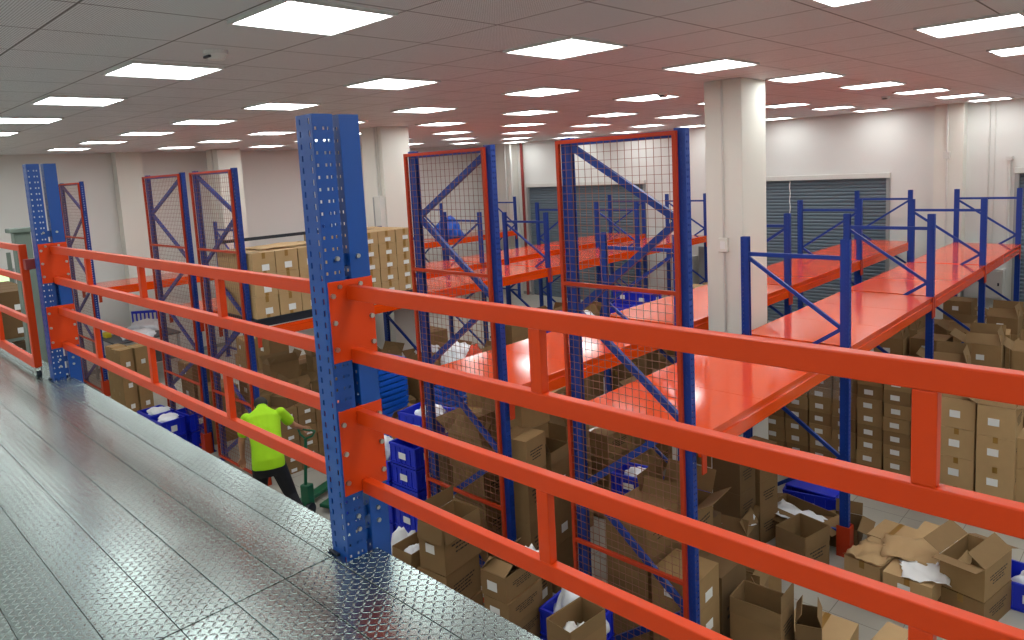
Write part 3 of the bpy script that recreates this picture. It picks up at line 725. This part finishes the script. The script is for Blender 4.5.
# aisle between the first two racks
z = 0
for k, h_ in enumerate((.48, .48, .49, .35)):
    carton(-4.56, 4.74, z, .34, .34, h_, f'large carton jutting into the aisle by the second mesh frame, {ORD[k]} from the floor', 8, marks='P' if k == 3 else 'PR', m='card2' if k == 3 else 'card'); z += h_
for k in range(3):
    carton(-4.62, 5.16, k*.51, .3, .34, .51, f'labelled carton in the second pile of the narrow aisle, {ORD[k]} from the floor', 6, kind='open' if k == 2 else 'closed', marks='R', m='card', flaps=(120, 268, 268, 268))
carton(-4.85, 5.0, 1.5+.26, .36, .4, .28, 'open dark-mouthed carton right under the second deck', -4, kind='open', marks='', m='card2', flaps=(None, 30, None, 120))
# under the second rack
gi = 0
for (xn, yn, w_, d_, hs) in [(-5.2, 4.75, .5, .5, (.45, .45, .4, .35)), (-5.32, 5.4, .42, .5, (.4, .4, .4, .3)), (-5.2, 6.1, .5, .45, (.5, .5, .4)), (-5.1, 6.75, .6, .5, (.4, .4, .3)),
                              (-4.8, 8.9, .5, .5, (.4, .4, .4)), (-4.8, 9.5, .45, .5, (.35, .4)), (-5.35, 8.2, .45, .5, (.4, .45, .3)), (-5.3, 9.6, .5, .5, (.5, .4, .4)), (-4.75, 11.6, .5, .5, (.4, .4)), (-5.3, 12.2, .5, .5, (.4, .45, .4)), (-4.8, 13.0, .45, .5, (.4, .5))]:
    z = 0
    for k, h_ in enumerate(hs):
        op = k == len(hs)-1 and gi % 2 == 0
        carton(xn, yn, z, w_, d_, h_, f'brown carton under the second rack: {ORD[gi]} pile from mesh end, {ORD[k]} from floor', rnd.uniform(-6, 6), kind='open' if op else 'closed', marks='' if op else 'TP', flaps=(40, 120, 150, 60), group='cartons under the second rack'); z += h_
    gi += 1
# aisle between the second and third rack: crates and loose cartons
ci = 0
for (xn, yn) in [(-7.35, 9.3), (-7.87, 9.35), (-6.8, 10.2), (-7.35, 10.4), (-7.75, 11.9), (-8.3, 12.0)]:
    for k in range(4):
        carton(xn, yn, k*.31, .5, .38, .31, f'plain carton below the aisle crates: {ORD[ci]} stack, {ORD[k]} from the floor', 0, marks='T', m='card3', group='plain cartons below the aisle crates')
    for k in range(2):
        crate(xn, yn, 1.24+k*.29, .5, .38, .28, f'blue crate in the aisle beyond the second rack: {ORD[ci]} stack, {("lower","upper")[k]}', rnd.uniform(-4, 4), group='blue crates in the aisle beyond the second rack')
    ci += 1
crumple('plastic_bag', -7.6, 9.52, 1.72, .18, .14, .12, 'white bag on the nearest blue crates beyond the second rack', 'plastic bag', 50)
pi = 0
for (xn, yn, n, s_) in [(-7.1, 6.6, 2, .5), (-7.7, 6.9, 2, .45), (-7.4, 7.5, 2, .5), (-9.25, 6.7, 2, .3), (-8.8, 8.5, 2, .4), (-7.5, 8.5, 2, .5), (-8.2, 9.0, 2, .5), (-8.3, 9.8, 2, .4), (-8.7, 10.4, 3, .4), (-7.2, 10.9, 3, .45), (-6.4, 11.6, 3, .5),
                        (-8.9, 11.3, 2, .4), (-6.6, 12.6, 5, .42), (-7.15, 12.7, 5, .42), (-7.8, 13.1, 4, .42), (-8.5, 13.0, 3, .45), (-6.7, 14.2, 3, .45), (-7.6, 14.5, 3, .45), (-8.4, 14.6, 3, .45)]:
    for k in range(n):
        op = k == n-1 and pi % 3 == 0
        carton(xn, yn, k*.37, s_, s_*.95, .37, f'carton in the crowded aisle: {ORD[pi % 14]} {"near" if pi < 14 else "far"} pile, {ORD[k]} from the floor', rnd.uniform(-25, 25), kind='open' if op else 'closed', marks='' if op else 'LT', flaps=(40, 120, 150, 60), group='cartons in the crowded aisle')
    pi += 1
carton(-8.15, 7.2, 0, .95, .7, 1.1, 'big low carton carrying a white bag behind the second mesh frame', 6, marks='T', m='card2')
crumple('plastic_bag', -8.8, 7.6, 1.1, .26, .24, .3, 'large clear-white plastic bag behind the second mesh frame', 'plastic bag', 51)
crumple('red_cloth', -8.36, 7.6, 1.1, .12, .16, .3, 'heap of orange-red cloth beside the large white bag', 'cloth', 52, 'toolred')

# tray stack and labelled crates behind the near column
for k in range(14):
    crate(-7.95, 5.45, .75+k*.08, .42, .5, .066, f'shallow blue tray in the tall tray stack behind the near column, {ORD[k]} from the bottom', 4, group='stack of shallow blue trays', m='tray', name='plastic_tray', cat='tray')
crate(-7.95, 5.45, 0, .42, .5, .37, 'blue crate at the base of the tall tray stack', 4)
crate(-7.95, 5.45, .375, .42, .5, .37, 'blue crate second from the floor under the tall tray stack', 4)
for k in range(8):
    crate(-7.35, 6.05, .85+k*.09, .42, .4, .07, f'shallow blue tray in the shorter tray stack, {ORD[k]} from the bottom', -6, group='shorter stack of shallow blue trays', m='tray', name='plastic_tray', cat='tray')
carton(-7.3, 6.0, 0, .5, .5, .85, 'tall carton under the shorter tray stack', -4, marks='', m='card3')
for ci, (xn, yn, n) in enumerate([(-6.3, 4.72, 5), (-6.79, 4.69, 4), (-7.28, 4.66, 3)]):
    for k in range(n):
        crate(xn, yn, k*.262, .46, .36, .255, f'blue labelled crate beside the second mesh frame: {ORD[ci]} stack from right, {ORD[k]} from the floor', 3, group='blue labelled crates beside the second mesh frame')
crate(-6.12, 4.9, 1.32, .6, .42, .32, 'large open blue crate of white goods on top of the labelled crates', 8)
crumple('plastic_bag', -6.42, 5.1, 1.5, .22, .12, .12, 'white bag in the topmost labelled crate beside the mesh frame', 'plastic bag', 53)
crumple('plastic_bag', -7.08, 4.83, .98, .17, .13, .16, 'white bag in the second stack of labelled crates', 'plastic bag', 54)
crumple('plastic_bag', -5.62, 3.98, .0, .18, .15, .5, 'white plastic bag standing beside the near column', 'plastic bag', 55)
carton(-7.0, 5.2, .0, .34, .3, 1.3, 'tall open-flapped carton between trays and crates', 10, kind='open', marks='', m='card2', flaps=(200, 110, 60, 140))
carton(-7.3, 4.98, .8, .2, .16, .07, 'small brown carton among the labelled crates', 10, marks='', m='card3')

# under the third rack: banks of small cartons and clutter
for c_ in range(8):
    for k in range(6):
        carton(-9.72+rnd.uniform(-.01, .01), 4.85+c_*.3, k*.17, .35, .29, .168, f'small twin-labelled carton low under the third rack: {ORD[c_]} column, {ORD[k]} from the floor', 0, group='bank of small cartons under the third rack', marks='R', m='card')
gi = 0
for (xn, yn, w_, d_, hs) in [(-10.15, 4.75, .5, .4, (.45, .45, .3)), (-10.12, 5.3, .4, .4, (.5, .4, .25)), (-10.12, 5.85, .5, .4, (.5, .45)), (-10.15, 6.4, .5, .5, (.5, .5, .3)), (-10.1, 7.1, .5, .4, (.5, .5, .25)), (-10.6, 5.2, .3, .5, (.5, .5, .5)), (-10.65, 6.0, .3, .5, (.5, .5, .45)),
                             (-9.8, 7.6, .5, .4, (.4, .4, .3)), (-9.8, 8.3, .5, .5, (.4, .4, .2)), (-9.8, 9.1, .5, .5, (.4, .4)), (-9.75, 9.9, .5, .5, (.4, .5, .4)), (-9.8, 11.4, .5, .5, (.4, .4, .4)), (-9.75, 12.2, .5, .5, (.4, .4, .3))]:
    z = 0
    for k, h_ in enumerate(hs):
        op = k == len(hs)-1
        carton(xn, yn, z, w_, d_, h_, f'brown carton under the third rack: {ORD[gi]} pile from mesh end, {ORD[k]} from floor', rnd.uniform(-10, 10), kind='open' if op else 'closed', marks='' if op else 'T', flaps=(35, 120, 145, 50), group='cartons under the third rack'); z += h_
    gi += 1
crumple('plastic_bag', -10.05, 8.0, 1.1, .2, .2, .12, 'pale plastic bag on the cartons under the third rack', 'plastic bag', 56)

for k, (x_, y_, yw_, s_) in enumerate([(-9.75, 5.0, 20, .32), (-9.8, 5.45, -25, .36), (-9.78, 5.95, 12, .3), (-9.74, 6.4, -15, .36), (-9.8, 6.9, 28, .3)]):
    carton(x_, y_, 1.022, s_, s_*.8, .16, f'small open carton lying on the twin-labelled bank, {ORD[k]} from the mesh end', yw_, kind='open', marks='', m='card3', flaps=(20, 130, 30, 110))
# under the fourth rack and far left
gi = 0
for (xn, yn, w_, d_, hs) in [(-11.95, 4.75, .6, .5, (.5, .45)), (-12.6, 4.75, .55, .5, (.5, .5, .3)), (-11.9, 5.5, .6, .6, (.5, .45)), (-12.0, 6.4, .6, .6, (.5, .5)), (-11.85, 9.5, .6, .5, (.5, .5)), (-15.4, 7.0, .6, .5, (.5, .4)), (-14.6, 7.2, .5, .5, (.5, .5)), (-15.0, 9.0, .6, .6, (.5, .5, .4))]:
    z = 0
    for k, h_ in enumerate(hs):
        carton(xn, yn, z, w_, d_, h_, f'brown carton in the far left storage: {ORD[gi]} pile, {ORD[k]} from the floor', rnd.uniform(-8, 8), marks='TL', group='cartons in the far left storage'); z += h_
    gi += 1
for c_, (xn, yn) in enumerate([(-15.1, 4.36), (-15.1, 4.64), (-15.5, 4.38)]):
    for k in range(3):
        carton(xn+.0, yn, k*.43, .38, .26, .43, f'tall-stack carton beyond the guard rail far left: {("near","middle","back")[c_]} stack, {ORD[k]} from the floor', 8, marks='RT', m='card2', group='carton stack beyond the far left rail')
for c_, (xn, yn) in enumerate([(-12.0, 3.95), (-12.0, 4.4), (-12.55, 3.98)]):
    for k in range(2):
        crate(xn, yn, k*.31, .52, .40, .3, f'blue crate of white goods beyond the left rail: {("near","middle","back")[c_]} stack, {("lower","upper")[k]}', 5, group='blue crates beyond the left rail')
crumple('plastic_bag', -12.26, 4.16, .56, .19, .14, .05, 'white goods heaped in the near blue crate beyond the left rail', 'plastic bag', 57)
crumple('plastic_bag', -12.8, 4.2, .56, .19, .14, .05, 'white goods heaped in the back blue crate beyond the left rail', 'plastic bag', 58)
# packing table with goods
t = thing('packing_table', 'dark grey packing table covered in white goods under the fifth rack', 'table', (-17.75, 5.5, 0))
MB().box(-.9, .9, -.7, .7, 1.06, 1.1).build('table_top', M['darkgrey'], t, bevel=.006)
for a in (-.85, .85):
    for b in (-.65, .65): MB().box(a-.025, a+.025, b-.025, b+.025, 0, 1.06).build('leg', M['grey'], t)
MB().box(-.85, .85, -.65, .65, .5, .53).build('shelf', M['darkgrey'], t)
crumple('plastic_bag', -17.2, 5.4, 1.1, .4, .3, .08, 'low heap of white goods at the front of the packing table', 'goods', 59)
crumple('plastic_bag', -17.9, 5.8, 1.1, .35, .3, .14, 'high heap of white goods at the back of the packing table', 'goods', 60)
crumple('plastic_bag', -18.3, 5.1, 1.1, .3, .2, .12, 'white bag at the left side of the packing table', 'goods', 61)
tag(MB().box(-18.0, -17.7, 4.86, 5.0, 1.1, 1.2).build('yellow_block', M['yellow'], bevel=.02), 'yellow block on the near end of the packing table', 'block')
bc = thing('blue_rack_stand', 'blue slatted rack standing behind the packing table', 'stand', (-18.5, 6.0, 1.1))
MB().box(-.3, .3, -.02, .02, .3, .36).box(-.3, .3, -.02, .02, 0, .06).build('cross_bar', M['crate'], bc)
for k in range(7): MB().box(-.3+k*.095, -.27+k*.095, -.015, .015, .06, .3).build('slat', M['crate'], bc)
bc.rotation_euler.z = R(50)

# shelf with cartons behind the gate
t = thing('storage_shelf', 'grey-green open shelf of cartons behind the orange gate', 'shelf', (-14.5, 2.55, 0))
for a in (-.95, .95):
    for b in (-.3, .3): MB().box(a-.03, a+.03, b-.03, b+.03, 0, 3.4).build('post', M['greengrey'], t)
for z in (.1, 1.1, 2.1): MB().box(-.95, .95, -.3, .3, z, z+.04).build('shelf_board', M['greengrey'], t)
for lv, z in enumerate((.14, 1.14, 2.14)):
    for c_ in range(4):
        for k in range(2):
            carton(-13.6-c_*.45, 2.28, z+k*.38, .42, .5, .38, f'labelled carton on the shelf behind the gate: {("lower","middle","upper")[lv]} board, {ORD[c_]} from right, {("below","above")[k]}', 0, marks='LR', m='card3', group='cartons on the shelf behind the gate')
tag(MB().box(-11.9, -11.7, 2.25, 2.45, 0, 3.9).box(-11.95, -11.65, 2.2, 2.5, 3.9, 3.96).build('steel_post', M['greengrey'], bevel=.01), 'tall grey-green steel post between the gate and the shelf', 'post')

# far right floor pile beyond the nearest rack
gi = 0
spots = [(-3.55, 11.6, .5, .5, (.4, .4)), (-3.0, 11.8, .45, .45, (.35, .35)), (-2.35, 11.9, .48, .5, (.42, .4, .36)), (-1.75, 11.7, .5, .5, (.4, .35)), (-1.2, 12.0, .5, .5, (.45, .45)), (-.6, 11.8, .5, .5, (.4, .45)), (-3.4, 12.6, .45, .5, (.45, .45, .4)), (-2.85, 12.8, .5, .5, (.5, .5, .3)),
         (-2.1, 12.9, .5, .5, (.4, .5, .4)), (-1.5, 13.1, .5, .5, (.4, .4, .4)), (-.8, 13.0, .6, .5, (.5, .4)), (-3.5, 13.8, .5, .5, (.4, .4, .4)), (-2.8, 14.9, .5, .5, (.5, .5)), (-2.2, 14.2, .5, .5, (.45, .45, .3)), (-1.5, 14.4, .5, .5, (.4, .5)), (-.9, 14.2, .5, .5, (.4, .5)),
         (-3.3, 15.4, .5, .5, (.5, .5)), (-2.3, 15.6, .5, .5, (.4, .5, .3)), (-1.5, 15.7, .6, .5, (.4, .4)), (-3.2, 16.4, .5, .5, (.5, .5, .3)), (-2.1, 16.6, .6, .5, (.5, .4)), (-1.2, 16.3, .5, .5, (.5, .5))]
for (xn, yn, w_, d_, hs) in spots:
    z = 0; yw = rnd.uniform(-8, 8)
    for k, h_ in enumerate(hs):
        op = k == len(hs)-1 and gi % 3 != 1
        carton(xn, yn, z, w_, d_, h_, f'carton in the far right floor pile: {ORD[gi % 14]} {"nearer" if gi < 14 else "farther"} stack, {ORD[k]} from the floor', yw, kind='open' if op else 'closed', marks='L' if k % 2 == 0 or not op else '', flaps=(35, 110, 150, 75), group='cartons in the far right floor pile'); z += h_
    gi += 1
crumple('plastic_bag', -1.9, 11.95, .72, .2, .2, .16, 'white packaging spilling from an open carton in the far right pile', 'packaging', 62)
carton(-2.2, 10.95, 0, .45, .45, .8, 'tall plain carton carrying a blue sack behind the tall right stack', 0, marks='', m='card3')
crumple('blue_sack', -2.42, 11.17, .8, .17, .17, .17, 'bright blue sack in the far right pile behind the tall stack', 'sack', 63, 'crate')

# goods on the fifth rack
crumple('blue_sack', -17.3, 14.9, DZ, .3, .4, .4, 'light blue bag on the fifth rack deck', 'bag', 64, 'tray')
t = thing('flat_trolley', 'dark flat trolley parked under the fourth rack', 'trolley', (-12.3, 13.0, 0))
MB().box(-.5, .5, -.8, .8, .2, .26).build('platform', M['dark'], t)
for a in (-.4, .4):
    for b in (-.65, .65): MB().tube((a-.02, b, .1), (a+.02, b, .1), .1, 12).build('wheel', M['dark'], t)
MB().path([(-.45, -.8, .26), (-.45, -.8, 1.0), (.45, -.8, 1.0), (.45, -.8, .26)], .015).build('handle', M['grey'], t)

# pallet truck pulled by the worker
t = thing('pallet_truck', 'green hand pallet truck held by the worker in lime shirt', 'pallet truck', (-8.38, 4.53, 0), R(200))
MB().box(-.27, -.11, -1.15, 0, .07, .12).build('fork', M['green'], t, bevel=.01)
MB().box(.11, .27, -1.15, 0, .07, .12).build('fork', M['green'], t, bevel=.01)
MB().box(-.07, .07, .02, .14, .1, .42).build('hydraulic_body', M['green'], t, bevel=.02)
for a in (-.06, .06): MB().tube((a-.025, .12, .09), (a+.025, .12, .09), .09, 16).build('wheel', M['dark'], t)
MB().tube((0, .1, .42), (0, .02, 1.03), .022, 10).build('tow_bar', M['green'], t)
MB().path([(0, .02, 1.02), (-.1, .0, 1.06), (-.14, -.01, 1.13), (.14, -.01, 1.13), (.1, .0, 1.06), (0, .02, 1.02)], .014).build('handle', M['green'], t)

# ------------------------------------------------------------------ person
# local frame: +x = picture right, +y = away from the viewer, z up
def ring_loft(mb, secs, n=20):
    """secs: (centre, rx, ry, tilt) ellipses stacked roughly along z, tilted about x"""
    base = len(mb.v)
    for c, rx, ry, tl in secs:
        for k in range(n):
            t_ = 2*math.pi*k/n; x = math.cos(t_)*rx; y = math.sin(t_)*ry
            mb.v.append((c[0]+x, c[1]+y*math.cos(tl), c[2]-y*math.sin(tl)))
    for j in range(len(secs)-1):
        for k in range(n): mb.f.append((base+j*n+k, base+j*n+(k+1) % n, base+(j+1)*n+(k+1) % n, base+(j+1)*n+k))
    mb.f.append(tuple(base+k for k in reversed(range(n)))); mb.f.append(tuple(base+(len(secs)-1)*n+k for k in range(n)))
def capsule(mb, p0, p1, r0, r1, n=14):
    p0 = Vector(p0); p1 = Vector(p1); d = (p1-p0).normalized(); a = d.cross(Vector((0, 0, 1)))
    if a.length < 1e-4: a = Vector((1, 0, 0))
    a.normalize(); b = a.cross(d); L = []
    for i in range(5): t_ = math.pi/2*(i+.35)/5; L.append((p0-d*r0*math.cos(t_), r0*math.sin(t_)))
    for i in range(5): t_ = math.pi/2*(i/5); L.append((p1+d*r1*math.sin(t_), r1*math.cos(t_)))
    base = len(mb.v)
    for c, r_ in L:
        for k in range(n):
            q = 2*math.pi*k/n; mb.v.append(tuple(c+a*math.cos(q)*r_+b*math.sin(q)*r_))
    m_ = len(L)
    for j in range(m_-1):
        for k in range(n): mb.f.append((base+j*n+k, base+j*n+(k+1) % n, base+(j+1)*n+(k+1) % n, base+(j+1)*n+k))
    mb.f.append(tuple(base+k for k in reversed(range(n)))); mb.f.append(tuple(base+(m_-1)*n+k for k in range(n)))
def ellipsoid(mb, c, rx, ry, rz, n=16):
    base = len(mb.v); m_ = 10
    for j in range(1, m_):
        f_ = math.pi*j/m_
        for k in range(n):
            q = 2*math.pi*k/n; mb.v.append((c[0]+rx*math.sin(f_)*math.cos(q), c[1]+ry*math.sin(f_)*math.sin(q), c[2]-rz*math.cos(f_)))
    for j in range(m_-2):
        for k in range(n): mb.f.append((base+j*n+k, base+j*n+(k+1) % n, base+(j+1)*n+(k+1) % n, base+(j+1)*n+k))
    mb.f.append(tuple(base+k for k in reversed(range(n)))); mb.f.append(tuple(base+(m_-2)*n+k for k in range(n)))
def fused(mb, name, m, parent, vox=.009, it=4):
    o = mb.build(name, m, parent); q = o.modifiers.new('fuse', 'REMESH'); q.mode = 'VOXEL'; q.voxel_size = vox; q.use_smooth_shade = True
    if it: w_ = o.modifiers.new('soft', 'SMOOTH'); w_.iterations = it; w_.factor = .5
    return o
PLOC = (-8.16, 3.87, 0); PROT = math.atan2(.9, .44)
pr_ = thing('person', 'person in a lime green polo shirt and black trousers bending over a pallet truck', 'person', PLOC, PROT)
pr_.scale = (1.02, 1.02, 1.02)
P_ = dict(pel=(0, 0, 1.0), nb=(-.02, .36, 1.50), hd=(-.03, .53, 1.50), ls=(-.215, .29, 1.45), le=(-.29, .27, 1.17), lw=(-.30, .36, .93), rs=(.195, .29, 1.46), re=(.33, .38, 1.24), rw=(.45, .55, 1.12),
          lh=(-.09, 0, .93), lk=(-.13, .14, .5), la=(-.14, -.02, .1), rh=(.09, 0, .93), rk=(.22, .02, .5), ra=(.37, -.2, .13))
V3 = lambda k: Vector(P_[k])
body = MB()
ring_loft(body, [((0, -.01, .88), .14, .10, 0), ((0, 0, 1.0), .155, .11, .2), ((0, .07, 1.15), .135, .10, .5), ((-.01, .17, 1.3), .155, .11, .6), ((-.02, .27, 1.43), .15, .10, .75), ((-.02, .35, 1.5), .07, .06, .9)])
capsule(body, P_['nb'], (-.03, .45, 1.52), .056, .055); ellipsoid(body, (-.03, .53, 1.51), .076, .1, .1); ellipsoid(body, (-.03, .575, 1.455), .055, .055, .06)
for s_, w in (('l', -1), ('r', 1)):
    capsule(body, P_[s_+'s'], P_[s_+'e'], .052, .042); capsule(body, P_[s_+'e'], P_[s_+'w'], .042, .027)
    capsule(body, P_[s_+'h'], P_[s_+'k'], .085, .055); capsule(body, P_[s_+'k'], P_[s_+'a'], .055, .036)
    d = (V3(s_+'w')-V3(s_+'e')).normalized(); sd = Vector((1, 0, 0)) if s_ == 'l' else Vector((.15, .35, .92)); sd = (sd-d*sd.dot(d)).normalized(); nn = d.cross(sd)
    w0 = V3(s_+'w')
    for i in range(4):   # palm ribs then fingers
        off = sd*(-.03+.02*i); capsule(body, w0+off*.5, w0+d*.085+off, .014, .0125)
        L = (.062, .074, .069, .055)[i]; a_ = w0+d*.085+off; b_ = a_+(d*.75+nn*.6)*L*.55; c_ = b_+(d*.1+nn*.95)*L*.5
        capsule(body, a_, b_, .0095, .0088, 8); capsule(body, b_, c_, .0088, .0075, 8)
    a_ = w0+d*.02-sd*.025; b_ = a_-sd*.028+d*.03+nn*.012; c_ = b_+d*.026+nn*.018+sd*.006
    capsule(body, a_, b_, .0125, .0105, 8); capsule(body, b_, c_, .0105, .009, 8)
nose = (-.03, .62, 1.47); capsule(body, (-.03, .6, 1.52), nose, .01, .014, 8)
for a_ in (-.105, .045): ellipsoid(body, (a_, .52, 1.49), .012, .026, .032, 10)
fused(body, 'body', M['skin'], pr_, .006, 2)
sh = MB()
ring_loft(sh, [((0, -.03, .90), .195, .135, .1), ((0, -.01, 1.0), .19, .14, .25), ((0, .07, 1.15), .18, .13, .5), ((-.01, .17, 1.3), .19, .13, .6), ((-.02, .26, 1.42), .21, .115, .75), ((-.02, .315, 1.475), .16, .09, .85), ((-.02, .35, 1.505), .1, .075, .9), ((-.02, .37, 1.525), .068, .062, .95)])
for s_ in 'lr': capsule(sh, P_[s_+'s'], V3(s_+'s').lerp(V3(s_+'e'), .62), .062, .07)
fused(sh, 'polo_shirt', M['lime'], pr_, .009, 6)
cl = MB(); ring_loft(cl, [((-.02, .355, 1.5), .078, .07, .9), ((-.022, .40, 1.535), .066, .062, .95)]); fused(cl, 'collar', M['lime'], pr_, .008, 1)
tr = MB(); ring_loft(tr, [((0, 0, .8), .15, .11, 0), ((0, 0, .9), .175, .125, 0), ((0, 0, 1.02), .165, .12, .2)])
for s_ in 'lr':
    capsule(tr, P_[s_+'h'], P_[s_+'k'], .11, .078); capsule(tr, P_[s_+'k'], V3(s_+'k').lerp(V3(s_+'a'), .9), .078, .06)
fused(tr, 'trousers', M['black_cloth'], pr_, .009, 5)
for s_, pitch in (('l', 0), ('r', .35)):
    v = V3(s_+'a'); f_ = MB(); hz = v+Vector((0, -.045, -.045)); tz = v+Vector((0, .17*math.cos(pitch), -.06-.1*math.sin(pitch)))
    capsule(f_, hz, v+Vector((0, .05, -.045)), .042, .045); capsule(f_, v+Vector((0, .05, -.045)), tz, .045, .036); fused(f_, 'shoe', M['shoe'], pr_, .007, 3)
hr = MB(); ellipsoid(hr, (-.03, .50, 1.545), .086, .1, .085); ellipsoid(hr, (-.03, .455, 1.53), .07, .06, .07); fused(hr, 'hair', M['hair'], pr_, .008, 2)
for a_ in (-.06, .0):
    e_ = MB(); ellipsoid(e_, (a_, .618, 1.512), .011, .008, .007, 8); e_.build('eye', M['ink'], pr_)
mo = MB(); ellipsoid(mo, (-.03, .622, 1.432), .022, .008, .005, 8); mo.build('mouth', M['toolred'], pr_)

if PILE.v:
    tag(PILE.build('carton_pile', M['card3']), 'lower and rear brown cartons packed behind the visible ones under the racks', 'cardboard boxes', kind='stuff')
# ------------------------------------------------------------------ world, camera, colour
wd = bpy.data.worlds.new('world'); bpy.context.scene.world = wd; wd.use_nodes = True
wd.node_tree.nodes['Background'].inputs[0].default_value = (.6, .75, 1, 1); wd.node_tree.nodes['Background'].inputs[1].default_value = .5
cam = bpy.data.cameras.new('camera'); co = bpy.data.objects.new('camera', cam); C.objects.link(co)
cam.sensor_width = 36; cam.lens = 711.3/1024*36; cam.shift_y = -64/1024; cam.clip_start = .05; cam.clip_end = 100
a, b, c = .77185, -.1199, .0527
Rm = Matrix.Rotation(a, 3, 'Z') @ Matrix.Rotation(b, 3, 'X') @ Matrix.Rotation(c, 3, 'Y')
right, fwd, up = Rm.col[0], Rm.col[1], Rm.col[2]
mw = Matrix((right, up, -fwd)).transposed().to_4x4(); mw.translation = (0, 0, 4.4)
co.matrix_world = mw
sc = bpy.context.scene; sc.camera = co
sc.view_settings.view_transform = 'Standard'; sc.view_settings.look = 'None'; sc.view_settings.gamma = 1; sc.view_settings.use_curve_mapping = False
sc.view_settings.exposure = 0.
